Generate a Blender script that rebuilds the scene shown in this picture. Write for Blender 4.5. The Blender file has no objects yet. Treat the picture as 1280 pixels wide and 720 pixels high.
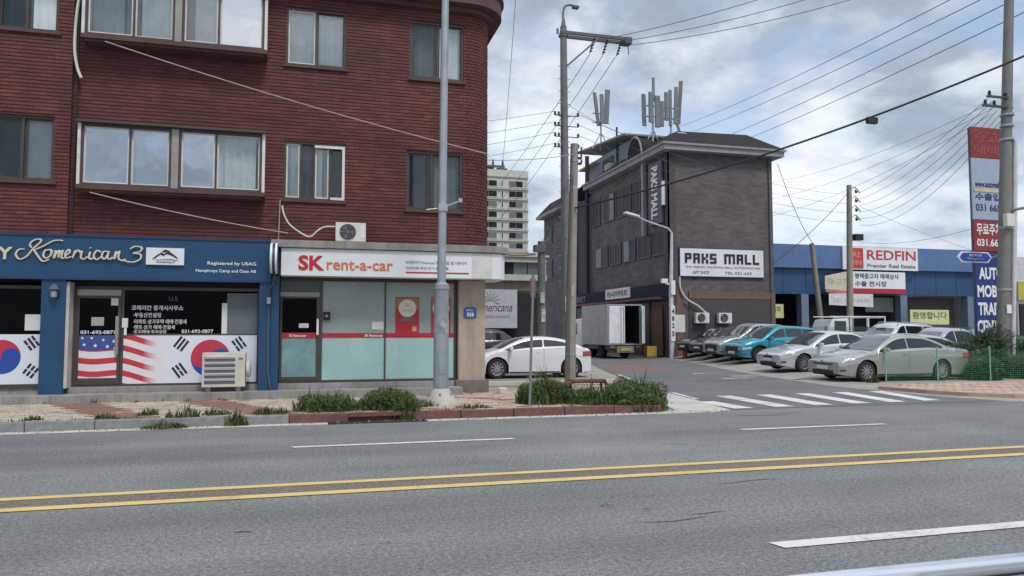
import bpy, bmesh, math, random
from mathutils import Vector, Matrix, noise
R = math.radians
PI = math.pi
random.seed(7)
sc = bpy.context.scene
col = sc.collection

# ---------------------------------------------------------------- camera
cam_d = bpy.data.cameras.new('camera')
cam_d.sensor_width = 36.0
cam_d.lens = 25.875
cam_d.clip_end = 3000
cam_d.clip_start = 0.05
cam = bpy.data.objects.new('camera', cam_d)
cam.location = (0, 0, 1.6)
cam.rotation_euler = (R(90 + 3.30), R(0.0), R(-15))
col.objects.link(cam)
sc.camera = cam

# ---------------------------------------------------------------- view
sc.view_settings.view_transform = 'Standard'
sc.view_settings.look = 'None'
sc.view_settings.gamma = 1
sc.view_settings.exposure = 0.64

# ---------------------------------------------------------------- sky
SUN_EL, SUN_AZ = 58, 165
w = bpy.data.worlds.new('World')
sc.world = w
w.use_nodes = True
nt = w.node_tree
nt.nodes.clear()
def N(t, kind, **kw):
    n = t.nodes.new(kind)
    for k, v in kw.items():
        if k in ('op',): n.operation = v
        elif hasattr(n, k): setattr(n, k, v)
    return n
def L(t, a, b): t.links.new(a, b)
def math_n(t, op, a, b=None, clamp=False):
    n = t.nodes.new('ShaderNodeMath'); n.operation = op; n.use_clamp = clamp
    for i, v in enumerate((a, b)):
        if v is None: continue
        if isinstance(v, (int, float)): n.inputs[i].default_value = v
        else: t.links.new(v, n.inputs[i])
    return n.outputs[0]
def mix_c(t, f, a, b, mode='MIX'):
    n = t.nodes.new('ShaderNodeMix'); n.data_type = 'RGBA'; n.blend_type = mode
    for i, v in ((0, f), (6, a), (7, b)):
        if isinstance(v, (int, float)): n.inputs[i].default_value = v
        elif isinstance(v, tuple): n.inputs[i].default_value = (v[0], v[1], v[2], 1)
        else: t.links.new(v, n.inputs[i])
    return n.outputs[2]
def noise_n(t, vec, scale, detail=4, rough=.55, dist=0.0):
    n = t.nodes.new('ShaderNodeTexNoise')
    n.inputs['Scale'].default_value = scale; n.inputs['Detail'].default_value = detail
    n.inputs['Roughness'].default_value = rough; n.inputs['Distortion'].default_value = dist
    if vec is not None: t.links.new(vec, n.inputs['Vector'])
    return n.outputs[0]
def ramp(t, f, stops, interp='LINEAR'):
    n = t.nodes.new('ShaderNodeValToRGB'); e = n.color_ramp.elements
    n.color_ramp.interpolation = interp
    while len(e) < len(stops): e.new(.5)
    for i, (p, c) in enumerate(stops):
        e[i].position = p
        if isinstance(c, (int, float)): c = (c, c, c)
        e[i].color = (c[0], c[1], c[2], 1)
    t.links.new(f, n.inputs[0])
    return n.outputs[0]
sky = nt.nodes.new('ShaderNodeTexSky'); sky.sky_type = 'NISHITA'; sky.sun_disc = False
sky.sun_elevation = R(SUN_EL); sky.sun_rotation = R(SUN_AZ)
tc = nt.nodes.new('ShaderNodeTexCoord')
sx = nt.nodes.new('ShaderNodeSeparateXYZ'); L(nt, tc.outputs['Generated'], sx.inputs[0])
zz = math_n(nt, 'ADD', math_n(nt, 'MAXIMUM', sx.outputs[2], 0.0), 0.30)
cx = nt.nodes.new('ShaderNodeCombineXYZ')
L(nt, math_n(nt, 'DIVIDE', sx.outputs[0], zz), cx.inputs[0])
L(nt, math_n(nt, 'DIVIDE', sx.outputs[1], zz), cx.inputs[1])
cx.inputs[2].default_value = 2.2
n1 = noise_n(nt, cx.outputs[0], 1.45, 9, .56, .15)
n2 = noise_n(nt, cx.outputs[0], 3.8, 8, .58, .2)
mp = nt.nodes.new('ShaderNodeMapping'); mp.inputs['Location'].default_value = (5.2, 1.3, .4)
L(nt, cx.outputs[0], mp.inputs[0])
n3 = noise_n(nt, mp.outputs[0], 2.2, 5, .55, .2)
body = ramp(nt, math_n(nt, 'ADD', math_n(nt, 'MULTIPLY', n1, .65), math_n(nt, 'MULTIPLY', n2, .35)),
            [(.38, (2.1, 2.5, 2.95)), (.45, (2.8, 3.3, 3.8)), (.495, (4.3, 4.7, 5.1)), (.545, (5.7, 5.95, 6.2)), (.64, (7.4, 7.4, 7.4))])
tint = ramp(nt, n3, [(.42, (.93, 1.0, 1.06)), (.6, (1.04, .99, 1.0))])
body = mix_c(nt, 1.0, body, tint, 'MULTIPLY')
gap = ramp(nt, n3, [(.52, 0.0), (.64, .7)])
skyc = mix_c(nt, gap, body, mix_c(nt, .55, sky.outputs[0], (3.0, 4.4, 6.3)))
hz = ramp(nt, sx.outputs[2], [(.0, .6), (.2, 0.0)])
skyc = mix_c(nt, hz, skyc, (4.5, 5.05, 5.7))
bg = nt.nodes.new('ShaderNodeBackground'); bg.inputs[1].default_value = .1
L(nt, skyc, bg.inputs[0])
out = nt.nodes.new('ShaderNodeOutputWorld'); L(nt, bg.outputs[0], out.inputs[0])
sky_strength = .1

# ---------------------------------------------------------------- sun (veiled by cloud)
sd = bpy.data.lights.new('sun', 'SUN'); sd.energy = 1.5; sd.angle = R(14); sd.color = (1, .965, .91)
sun = bpy.data.objects.new('sun', sd)
az, el = R(SUN_AZ), R(SUN_EL)
dv = Vector((math.sin(az) * math.cos(el), math.cos(az) * math.cos(el), math.sin(el)))
sun.rotation_euler = dv.to_track_quat('Z', 'Y').to_euler()
sun.location = (0, -20, 40)
col.objects.link(sun)

# ================================================================ helpers
def hexc(h):
    h = h.lstrip('#'); v = [int(h[i:i + 2], 16) / 255 for i in (0, 2, 4)]
    return tuple(((x + .055) / 1.055) ** 2.4 if x > .04045 else x / 12.92 for x in v)
MATS = {}
def mat(name, c, rough=.6, metal=0.0, var=.12, vs=3.0, bump=0.0, bs=40.0, coat=0.0, island=0.0, dirt=0.0, spec=.5, streak=0.0, c2=None, c2s=.6):
    """plain surface: colour, broken by noise, optional fine relief, dirt, streaks and per-piece variation"""
    if name in MATS: return MATS[name]
    m = bpy.data.materials.new(name); m.use_nodes = True
    t = m.node_tree; p = t.nodes['Principled BSDF']
    tcn = t.nodes.new('ShaderNodeTexCoord'); V = tcn.outputs['Object']
    n = noise_n(t, V, vs, 6, .6)
    lo = tuple(x * (1 - var) for x in c); hi = tuple(min(1, x * (1 + var)) for x in c)
    cc = ramp(t, n, [(.3, lo), (.7, hi)])
    if c2 is not None:
        nn = noise_n(t, V, c2s, 5, .65, .4)
        cc = mix_c(t, ramp(t, nn, [(.47, 0.0), (.62, 1.0)]), cc, c2)
    if island:
        g = t.nodes.new('ShaderNodeNewGeometry')
        r = g.outputs['Random Per Island']
        k = math_n(t, 'ADD', math_n(t, 'MULTIPLY', r, 2 * island), 1 - island)
        cb = t.nodes.new('ShaderNodeCombineColor')
        for i in range(3): L(t, k, cb.inputs[i])
        cc = mix_c(t, 1.0, cc, cb.outputs[0], 'MULTIPLY')
    if streak:
        mpn = t.nodes.new('ShaderNodeMapping'); mpn.inputs['Scale'].default_value = (3.2, 3.2, .22)
        L(t, V, mpn.inputs[0])
        s = noise_n(t, mpn.outputs[0], 1.6, 6, .7)
        cc = mix_c(t, math_n(t, 'MULTIPLY', ramp(t, s, [(.48, 0.0), (.72, 1.0)]), streak), cc, tuple(x * .35 + .01 for x in c))
    if dirt:
        s = noise_n(t, V, 1.3, 8, .75, .5)
        cc = mix_c(t, math_n(t, 'MULTIPLY', ramp(t, s, [(.5, 0.0), (.68, 1.0)]), dirt), cc, (.09, .08, .065))
    L(t, cc, p.inputs['Base Color'])
    L(t, math_n(t, 'ADD', math_n(t, 'MULTIPLY', n, .2), rough - .1, True), p.inputs['Roughness'])
    p.inputs['Metallic'].default_value = metal
    p.inputs['Specular IOR Level'].default_value = spec
    if coat: p.inputs['Coat Weight'].default_value = coat; p.inputs['Coat Roughness'].default_value = .06
    if bump:
        b = t.nodes.new('ShaderNodeBump'); b.inputs['Strength'].default_value = 1; b.inputs['Distance'].default_value = bump
        L(t, noise_n(t, V, bs, 5, .65), b.inputs['Height']); L(t, b.outputs[0], p.inputs['Normal'])
    MATS[name] = m
    return m
def glass(name, tintc, refl=.3, rough=.03):
    """window pane: lets the room behind show through its tint and mirrors the sky"""
    if name in MATS: return MATS[name]
    m = bpy.data.materials.new(name); m.use_nodes = True
    t = m.node_tree; t.nodes.clear()
    tr = t.nodes.new('ShaderNodeBsdfTransparent'); tr.inputs[0].default_value = (*tintc, 1)
    gl = t.nodes.new('ShaderNodeBsdfGlossy'); gl.inputs['Roughness'].default_value = rough
    gl.inputs['Color'].default_value = (.95, .97, 1, 1)
    tcn = t.nodes.new('ShaderNodeTexCoord')
    b = t.nodes.new('ShaderNodeBump'); b.inputs['Distance'].default_value = .006; b.inputs['Strength'].default_value = .6
    L(t, noise_n(t, tcn.outputs['Object'], 1.7, 2), b.inputs['Height']); L(t, b.outputs[0], gl.inputs['Normal'])
    fr = t.nodes.new('ShaderNodeFresnel'); fr.inputs[0].default_value = 1.5
    mx = t.nodes.new('ShaderNodeMixShader')
    L(t, math_n(t, 'ADD', math_n(t, 'MULTIPLY', fr.outputs[0], 1.0), refl, True), mx.inputs[0])
    L(t, tr.outputs[0], mx.inputs[1]); L(t, gl.outputs[0], mx.inputs[2])
    o = t.nodes.new('ShaderNodeOutputMaterial'); L(t, mx.outputs[0], o.inputs[0])
    MATS[name] = m
    return m

class MB:
    """collects faces, links them as one mesh object"""
    def __init__(s): s.v = []; s.f = []; s.mi = []; s.cur = 0
    def add(s, vs, fs):
        b = len(s.v); s.v += [tuple(v) for v in vs]
        for f in fs: s.f.append([b + i for i in f]); s.mi.append(s.cur)
        return s
    def box(s, x0, x1, y0, y1, z0, z1):
        if x0 > x1: x0, x1 = x1, x0
        if y0 > y1: y0, y1 = y1, y0
        if z0 > z1: z0, z1 = z1, z0
        return s.add([(x0, y0, z0), (x1, y0, z0), (x1, y1, z0), (x0, y1, z0), (x0, y0, z1), (x1, y0, z1), (x1, y1, z1), (x0, y1, z1)],
                     [(0, 3, 2, 1), (4, 5, 6, 7), (0, 1, 5, 4), (1, 2, 6, 5), (2, 3, 7, 6), (3, 0, 4, 7)])
    def mbox(s, M, sx_, sy, sz):
        """box of full sizes centred on matrix M"""
        c = [(-1, -1, -1), (1, -1, -1), (1, 1, -1), (-1, 1, -1), (-1, -1, 1), (1, -1, 1), (1, 1, 1), (-1, 1, 1)]
        return s.add([M @ Vector((a * sx_ / 2, b * sy / 2, d * sz / 2)) for a, b, d in c],
                     [(0, 3, 2, 1), (4, 5, 6, 7), (0, 1, 5, 4), (1, 2, 6, 5), (2, 3, 7, 6), (3, 0, 4, 7)])
    def tube(s, pts, r, n=8, cap=True):
        pts = [Vector(p) for p in pts]
        rs = r if isinstance(r, (list, tuple)) else [r] * len(pts)
        up = None; rings = []
        for i, p in enumerate(pts):
            d = (pts[min(i + 1, len(pts) - 1)] - pts[max(i - 1, 0)]).normalized()
            if up is None:
                up = Vector((0, 0, 1)) if abs(d.z) < .9 else Vector((0, 1, 0))
            a = d.cross(up).normalized(); b = a.cross(d).normalized(); up = b
            rings.append([p + (a * math.cos(2 * PI * k / n) + b * math.sin(2 * PI * k / n)) * rs[i] for k in range(n)])
        vs = [v for ring in rings for v in ring]; fs = []
        for i in range(len(pts) - 1):
            for k in range(n):
                fs.append((i * n + k, i * n + (k + 1) % n, (i + 1) * n + (k + 1) % n, (i + 1) * n + k))
        if cap:
            fs.append(tuple(range(n))[::-1]); fs.append(tuple((len(pts) - 1) * n + k for k in range(n)))
        return s.add(vs, fs)
    def cyl(s, p, q, r, n=16): return s.tube([p, q], r, n)
    def lathe(s, prof, n, axis='Z', c=(0, 0, 0)):
        vs = []; fs = []
        for (r, h) in prof:
            for k in range(n):
                a = 2 * PI * k / n; u, v_ = r * math.cos(a), r * math.sin(a)
                vs.append({'Z': (c[0] + u, c[1] + v_, c[2] + h), 'Y': (c[0] + u, c[1] + h, c[2] + v_), 'X': (c[0] + h, c[1] + u, c[2] + v_)}[axis])
        m = len(prof)
        for i in range(m - 1):
            for k in range(n): fs.append((i * n + k, i * n + (k + 1) % n, (i + 1) * n + (k + 1) % n, (i + 1) * n + k))
        fs.append(tuple(range(n))); fs.append(tuple((m - 1) * n + k for k in range(n)))
        return s.add(vs, fs)
    def prism(s, poly, z0, z1):
        """polygon in xy raised from z0 to z1"""
        n = len(poly)
        return s.add([(x, y, z0) for x, y in poly] + [(x, y, z1) for x, y in poly],
                     [tuple(range(n))[::-1], tuple(range(n, 2 * n))] + [(i, (i + 1) % n, n + (i + 1) % n, n + i) for i in range(n)])
    def prismy(s, poly, y0, y1):
        """polygon in xz with depth y0..y1"""
        n = len(poly)
        return s.add([(x, y0, z) for x, z in poly] + [(x, y1, z) for x, z in poly],
                     [tuple(range(n)), tuple(range(n, 2 * n))[::-1]] + [((i + 1) % n, i, n + i, n + (i + 1) % n) for i in range(n)])
    def prismx(s, poly, x0, x1):
        n = len(poly)
        return s.add([(x0, y, z) for y, z in poly] + [(x1, y, z) for y, z in poly],
                     [tuple(range(n))[::-1], tuple(range(n, 2 * n))] + [(i, (i + 1) % n, n + (i + 1) % n, n + i) for i in range(n)])
    def sheet(s, poly, z): return s.add([(x, y, z) for x, y in poly], [tuple(range(len(poly)))])
    def quad(s, a, b, c, d): return s.add([a, b, c, d], [(0, 1, 2, 3)])

def worldpos(o):
    p = Vector((0, 0, 0))
    while o is not None: p += Vector(o.location); o = o.parent
    return p
def obj(name, mb, m, parent=None, smooth=False, bevel=0.0, local=False):
    me = bpy.data.meshes.new(name)
    off = Vector((0, 0, 0)) if (parent is None or local) else worldpos(parent)
    me.from_pydata([(v[0] - off.x, v[1] - off.y, v[2] - off.z) for v in mb.v], [], mb.f)
    ms = m if isinstance(m, (list, tuple)) else [m]
    for x in ms: me.materials.append(x)
    if len(ms) > 1:
        for p, i in zip(me.polygons, mb.mi): p.material_index = i
    if bevel or True:
        bm = bmesh.new(); bm.from_mesh(me)
        bmesh.ops.recalc_face_normals(bm, faces=bm.faces)
        if bevel:
            es = [e for e in bm.edges if len(e.link_faces) == 2 and e.calc_face_angle(0) > .6]
            bmesh.ops.bevel(bm, geom=es, offset=bevel, segments=2, affect='EDGES', profile=.6, clamp_overlap=True)
        bm.to_mesh(me); bm.free()
    if smooth:
        for p in me.polygons: p.use_smooth = True
        try: me.set_sharp_from_angle(angle=R(38))
        except Exception: pass
    me.update()
    o = bpy.data.objects.new(name, me); col.objects.link(o)
    if parent is not None: o.parent = parent
    return o
def tag(o, label=None, cat=None, group=None, kind=None):
    if label: o['label'] = label
    if cat: o['category'] = cat
    if group: o['group'] = group
    if kind: o['kind'] = kind
    return o
def thing(name, label, cat, loc=(0, 0, 0), group=None):
    o = bpy.data.objects.new(name, None); o.empty_display_size = .2
    o.location = loc; col.objects.link(o)
    return tag(o, label, cat, group)
def struct(name, mb, m, parent=None, **k):
    o = obj(name, mb, m, parent, **k)
    if parent is None: o['kind'] = 'structure'
    return o
def share(name, src, parent, loc, rot=(0, 0, 0)):
    """another object on the same mesh data"""
    o = bpy.data.objects.new(name, src.data); col.objects.link(o)
    o.location = loc; o.rotation_euler = rot
    if parent is not None: o.parent = parent
    return o
def copy_tree(o, parent=None):
    c = o.copy(); col.objects.link(c); c.parent = parent
    for ch in list(o.children): copy_tree(ch, c)
    return c
def text(s, m, x0, x1, z0, z1, Y, parent=None, name='lettering', depth=.01, bold=0.0, side='Y', keep=False, shear=0.0):
    """raised lettering fitted into a rectangle of a wall: side 'Y' faces -y, side 'X' faces -x (x0..x1 are then y values, read from far to near)"""
    cu = bpy.data.curves.new('t', 'FONT'); cu.body = s; cu.offset = bold; cu.resolution_u = 3
    cu.extrude = .01; cu.shear = shear
    to = bpy.data.objects.new('t', cu); col.objects.link(to)
    dg = bpy.context.evaluated_depsgraph_get(); dg.update()
    me = bpy.data.meshes.new_from_object(to.evaluated_get(dg))
    bpy.data.objects.remove(to); bpy.data.curves.remove(cu)
    if not me.vertices:
        print('EMPTY TEXT', s); return None
    xs = [v.co.x for v in me.vertices]; ys = [v.co.y for v in me.vertices]
    ax, bx, ay, by = min(xs), max(xs), min(ys), max(ys)
    off = worldpos(parent) if parent else Vector((0, 0, 0))
    for v in me.vertices:
        u = (v.co.x - ax) / (bx - ax + 1e-6); h = (v.co.y - ay) / (by - ay + 1e-6); d = depth if v.co.z > 0 else 0
        if side == 'Y': p = Vector((x0 + (x1 - x0) * u, Y - d, z0 + (z1 - z0) * h))
        elif side == 'X': p = Vector((Y - d, x1 + (x0 - x1) * u, z0 + (z1 - z0) * h))
        elif side == 'V': p = Vector((Y - d, x0 + (x1 - x0) * (1 - h), z1 + (z0 - z1) * u))   # turned, reads downwards on a -x wall
        v.co = p - off
    me.name = name
    me.materials.clear(); me.materials.append(m)
    o = bpy.data.objects.new(name, me); col.objects.link(o)
    if parent: o.parent = parent
    return o
def wall_holes(mb, x0, x1, z0, z1, holes, y0, y1):
    xs = sorted(set([x0, x1] + [h[0] for h in holes] + [h[1] for h in holes])); xs = [x for x in xs if x0 <= x <= x1]
    zs = sorted(set([z0, z1] + [h[2] for h in holes] + [h[3] for h in holes])); zs = [z for z in zs if z0 <= z <= z1]
    for j in range(len(zs) - 1):
        run = None
        for i in range(len(xs) - 1):
            cxm, czm = (xs[i] + xs[i + 1]) / 2, (zs[j] + zs[j + 1]) / 2
            hole = any(h[0] < cxm < h[1] and h[2] < czm < h[3] for h in holes)
            if hole:
                if run is not None: mb.box(run, xs[i], y0, y1, zs[j], zs[j + 1]); run = None
            elif run is None: run = xs[i]
        if run is not None: mb.box(run, xs[-1], y0, y1, zs[j], zs[j + 1])
def lerp(a, b, t): return a + (b - a) * t
def interp(pts, x):
    if x <= pts[0][0]: return pts[0][1]
    for (a, b), (c, d) in zip(pts, pts[1:]):
        if x <= c: return b + (d - b) * (x - a) / (c - a)
    return pts[-1][1]
def catmull(pts, k=6):
    P = [Vector(p) for p in pts]; P = [P[0] * 2 - P[1]] + P + [P[-1] * 2 - P[-2]]; o = []
    for i in range(1, len(P) - 2):
        for j in range(k):
            t = j / k
            o.append(.5 * ((2 * P[i]) + (-P[i - 1] + P[i + 1]) * t + (2 * P[i - 1] - 5 * P[i] + 4 * P[i + 1] - P[i + 2]) * t * t + (-P[i - 1] + 3 * P[i] - 3 * P[i + 1] + P[i + 2]) * t ** 3))
    o.append(P[-2]); return o
# ================================================================ materials
asphalt = bpy.data.materials.new('asphalt'); asphalt.use_nodes = True
def build_asphalt(m, base, lanes=True):
    t = m.node_tree; p = t.nodes['Principled BSDF']; tcn = t.nodes.new('ShaderNodeTexCoord'); V = tcn.outputs['Object']
    g = noise_n(t, V, 85, 3, .8)
    g2 = noise_n(t, V, 26, 4, .75)
    c = ramp(t, math_n(t, 'ADD', math_n(t, 'MULTIPLY', g, .6), math_n(t, 'MULTIPLY', g2, .4)),
             [(.38, tuple(x * .32 for x in base)), (.5, base), (.62, tuple(x * 2.1 for x in base))])
    mpn = t.nodes.new('ShaderNodeMapping'); mpn.inputs['Scale'].default_value = (.06, .75, 1); L(t, V, mpn.inputs[0])
    s = noise_n(t, mpn.outputs[0], 1.1, 5, .6)
    c = mix_c(t, 1.0, c, ramp(t, s, [(.3, (.76, .77, .78)), (.7, (1.17, 1.16, 1.15))]), 'MULTIPLY')
    b = noise_n(t, V, .35, 6, .6, .6)
    c = mix_c(t, 1.0, c, ramp(t, b, [(.35, (.88, .88, .88)), (.65, (1.1, 1.1, 1.1))]), 'MULTIPLY')
    mc = t.nodes.new('ShaderNodeMapping'); mc.inputs['Scale'].default_value = (.35, 1.3, 1); L(t, V, mc.inputs[0])
    vo = noise_n(t, mc.outputs[0], .55, 5, .6, 1.2)
    ck = math_n(t, 'ABSOLUTE', math_n(t, 'SUBTRACT', vo, .5))
    ckf = math_n(t, 'MULTIPLY', ramp(t, ck, [(0.0, 1.0), (.0035, 0.0)]), ramp(t, noise_n(t, V, .5, 3), [(.52, 0.0), (.58, .7)]))
    c = mix_c(t, ckf, c, tuple(x * .25 for x in base))
    L(t, c, p.inputs['Base Color']); p.inputs['Roughness'].default_value = .82; p.inputs['Specular IOR Level'].default_value = .35
    bp = t.nodes.new('ShaderNodeBump'); bp.inputs['Distance'].default_value = .006; bp.inputs['Strength'].default_value = .8
    L(t, math_n(t, 'ADD', g, g2), bp.inputs['Height']); L(t, bp.outputs[0], p.inputs['Normal'])
build_asphalt(asphalt, (.176, .184, .184))
asphalt_side = bpy.data.materials.new('asphalt_side'); asphalt_side.use_nodes = True
build_asphalt(asphalt_side, (.135, .138, .142))
median = bpy.data.materials.new('asphalt_median'); median.use_nodes = True
build_asphalt(median, (.155, .135, .118))
def worn_paint(name, c, keep=.35):
    m = bpy.data.materials.new(name); m.use_nodes = True; t = m.node_tree; p = t.nodes['Principled BSDF']
    tcn = t.nodes.new('ShaderNodeTexCoord'); V = tcn.outputs['Object']
    n = noise_n(t, V, 22, 6, .8); n2 = noise_n(t, V, 1.6, 4, .6)
    f = ramp(t, math_n(t, 'ADD', math_n(t, 'MULTIPLY', n, .6), math_n(t, 'MULTIPLY', n2, .4)), [(.5 + keep * .18, 0.0), (.62 + keep * .2, .9)])
    cc = mix_c(t, ramp(t, n2, [(.3, 0.0), (.7, .25)]), c, tuple(x * .6 for x in c))
    L(t, mix_c(t, f, cc, (.14, .14, .14)), p.inputs['Base Color']); p.inputs['Roughness'].default_value = .7
    return m
m_yellow = worn_paint('yellow_road_paint', (.68, .49, .19), .3)
m_wline = worn_paint('white_road_paint', (.64, .65, .64), .12)
m_wline2 = worn_paint('white_worn_paint', (.6, .6, .6), -.3)
m_redroad = worn_paint('red_road_paint', (.24, .105, .10), -.3)
m_conc = mat('concrete_lot', (.30, .285, .255), .85, var=.2, vs=1.2, bump=.004, bs=30, dirt=.35)
m_conc2 = mat('gutter_concrete', (.50, .485, .44), .85, var=.18, vs=2.0, bump=.003, bs=40, dirt=.35)
m_ground = mat('bare_ground', (.2, .19, .165), .95, var=.25, vs=.3)
m_pave_b = mat('paving_beige', (.47, .42, .335), .85, var=.15, vs=5, island=.16, dirt=.35)
m_pave_r = mat('paving_red', (.27, .145, .115), .85, var=.15, vs=5, island=.16, dirt=.35)
m_pave_p = mat('paving_pink', (.46, .30, .24), .85, var=.15, vs=5, island=.16, dirt=.25)
m_sand = mat('paving_joint_sand', (.17, .155, .125), .95, var=.25, vs=4)
m_kerb = mat('kerb_granite', (.22, .225, .225), .85, var=.2, vs=9, bump=.003, dirt=.4)
m_kerb_r = mat('kerb_faded_red', (.15, .066, .058), .85, var=.28, vs=7, bump=.003, dirt=.5)
m_brick = mat('red_brick', (.108, .027, .025), .75, var=.38, vs=.55, island=.26, streak=.5, bump=.002, bs=60)
m_mortar = mat('dark_mortar', (.082, .025, .023), .9, var=.2, vs=20)
m_slab = mat('stained_concrete', (.26, .25, .235), .85, var=.2, vs=2, streak=.6, bump=.003)
m_slabbrown = mat('brown_concrete', (.095, .052, .045), .8, var=.2, vs=2, streak=.5)
m_frame = mat('bronze_frame', (.075, .062, .054), .45, metal=.3)
m_frame_w = mat('white_frame', (.62, .61, .58), .5, dirt=.2)
m_alu = mat('aluminium', (.30, .29, .27), .45, metal=.5)
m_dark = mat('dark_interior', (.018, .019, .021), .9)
m_room = mat('room_wall', (.05, .05, .052), .9)
m_curtain = mat('pale_curtain', (.80, .82, .82), .9, var=.1)
m_curtain2 = mat('grey_curtain', (.46, .50, .50), .9, var=.15)
m_curtain3 = mat('dark_curtain', (.20, .23, .235), .9, var=.15)
g_bright = glass('pane_sky', (.75, .86, .92), .62)
g_mid = glass('pane_mid', (.96, 1.0, 1.0), .13)
g_dark = glass('pane_dark', (.6, .65, .67), .02)
g_shop = glass('pane_shop', (.5, .55, .58), -.035)
m_blue = mat('blue_panel', (.007, .056, .140), .5, var=.12, vs=1.2, streak=.3)
m_bluedk = mat('navy_panel', (.010, .035, .115), .5, var=.12)
m_cream = mat('cream_letters', (.62, .56, .42), .45, var=.05)
m_white = mat('white_panel', (.70, .72, .74), .45, var=.05, vs=1, dirt=.08)
m_whitep = mat('white_plastic', (.62, .62, .58), .5, var=.05, dirt=.15)
m_paper = mat('paper', (.62, .63, .60), .8, var=.05)
m_wtext = mat('white_lettering', (.75, .76, .76), .6, var=.02)
m_red = mat('red_print', (.42, .018, .035), .5, var=.05)
m_orange = mat('orange_print', (.62, .15, .05), .5, var=.05)
m_black = mat('black_print', (.015, .015, .018), .6)
m_grayprint = mat('grey_print', (.16, .17, .2), .6)
m_steel = mat('galvanised_steel', (.36, .39, .42), .45, metal=.55, var=.12, vs=4, streak=.25)
m_polesteel = mat('weathered_pole', (.17, .165, .165), .7, metal=.2, var=.2, vs=3, streak=.5)
m_concpole = mat('concrete_pole', (.27, .25, .215), .85, var=.15, vs=3, bump=.002, streak=.4)
m_cable = mat('cable_black', (.02, .021, .024), .7)
m_cableg = mat('cable_grey', (.10, .11, .125), .8)
m_cablew = mat('cable_pale', (.40, .33, .29), .7)
m_insul = mat('porcelain_brown', (.045, .045, .05), .3)
m_rubber = mat('rubber', (.02, .02, .021), .85)
m_green = mat('green_steel', (.06, .26, .15), .5, var=.12)

# ================================================================ ground
mb = MB().sheet([(-900, -300), (1500, -300), (1500, 1500), (-900, 1500)], -.03)
struct('ground', mb, m_ground)
mb = MB()
mb.sheet([(-120, -12), (160, -12), (160, 13.3), (16.6, 13.3), (7.6, 13.3), (-120, 13.3)], 0)
struct('road', mb, asphalt)
LE = [(8.0, 13.3), (8.45, 15.4), (8.75, 17.6), (9.5, 21), (11.3, 28), (13.6, 36), (14.6, 42), (15.6, 62), (16, 90)]
RE = [(15.2, 13.3), (14.6, 15.0), (14.4, 18.2), (15.2, 22.5), (16.6, 28), (18.6, 34.5), (19.2, 38.2), (19.3, 62), (19.6, 90)]
mb = MB().sheet(LE + RE[::-1], .004)
struct('side_street', mb, asphalt_side)
mb = MB().sheet([(x, y) for x, y in LE[::-1]] + [(7.6, 13.3), (4.0, 13.3), (-60, 13.3), (-60, 90)], -.004)
struct('concrete_yard', mb, m_conc)
# the car yard climbs gently away from the side street
def smooth(a, b, x): t_ = max(0, min(1, (x - a) / (b - a))); return t_ * t_ * (3 - 2 * t_)
def zlot(x, y): return max(0, min(.32, (y - 19.5) * .021)) * smooth(0, 2.2, x - interp([(q[1], q[0]) for q in RE], y) - .1)
mb = MB(); ysl = sorted(set([q[1] for q in RE] + [13.3 + k * 1.5 for k in range(40)])); vs = []; NX = 14
for y_ in ysl:
    xl = interp([(q[1], q[0]) for q in RE], y_)
    for k in range(NX + 1):
        x_ = xl + (120 - xl) * (k / NX) ** 3.2; vs.append((x_, y_, zlot(x_, y_) - .004))
fs = [(i * (NX + 1) + k, i * (NX + 1) + k + 1, (i + 1) * (NX + 1) + k + 1, (i + 1) * (NX + 1) + k) for i in range(len(ysl) - 1) for k in range(NX)]
struct('concrete_yard', mb.add(vs, fs), m_conc, smooth=True)
# tan kerb ramp at the corner of the side street
mb = MB().sheet([(6.9, 13.1), (8.1, 13.25), (8.5, 15.4), (8.8, 17.7), (8.1, 17.9), (7.4, 16.0), (7.2, 14.2)], .006)
struct('corner_apron', mb, m_conc2)
mb = MB().sheet([(-60, 13.0), (.3, 13.02), (.3, 13.3), (-60, 13.3)], .004)
mb.sheet([(1.9, 13.02), (6.2, 13.0), (7.6, 13.02), (8.1, 13.2), (6.9, 13.5), (6.2, 13.3), (1.9, 13.3)], .004)
mb.sheet([(15.6, 12.95), (60, 12.95), (60, 13.4), (15.6, 13.4)], .004)
struct('gutter', mb, m_conc2)

# markings
mb = MB().sheet([(-120, 7.5), (160, 7.5), (160, 7.65), (-120, 7.65)], .008)
struct('yellow_centre_line', mb, m_yellow)
mb = MB().sheet([(-120, 7.99), (160, 7.99), (160, 8.12), (-120, 8.12)], .008)
struct('yellow_centre_line', mb, m_yellow)
mb = MB().sheet([(-120, 7.65), (160, 7.65), (160, 7.99), (-120, 7.99)], .004)
struct('median_strip', mb, median)
def dash(x0, x1, y, wd=.12, m=m_wline):
    mb = MB().sheet([(x0, y - wd / 2), (x1, y - wd / 2), (x1 - .03, y + wd / 2), (x0 - .04, y + wd / 2)], .008)
    struct('lane_dash', mb, m)
for a, b in ((-14, -11), (-.25, 2.88), (6.68, 9.45), (17.6, 20.6), (25, 28)): dash(a, b, 10.6)
for a, b in ((3.36, 8.4), (16.4, 21.4), (-9.6, -4.6)): dash(a, b, 4.87, .15)
for k in range(6):
    x = 8.5 + 1.02 * k
    y0, y1 = 13.42 + .08 * k, (14.95 if k == 0 else 16.05 + .05 * k)
    mb = MB().sheet([(x - .22, y0), (x + .24, y0), (x + .20 + .13 * k, y1), (x - .24 + .13 * k, y1)], .012)
    struct('crossing_stripe', mb, m_wline)
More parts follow.
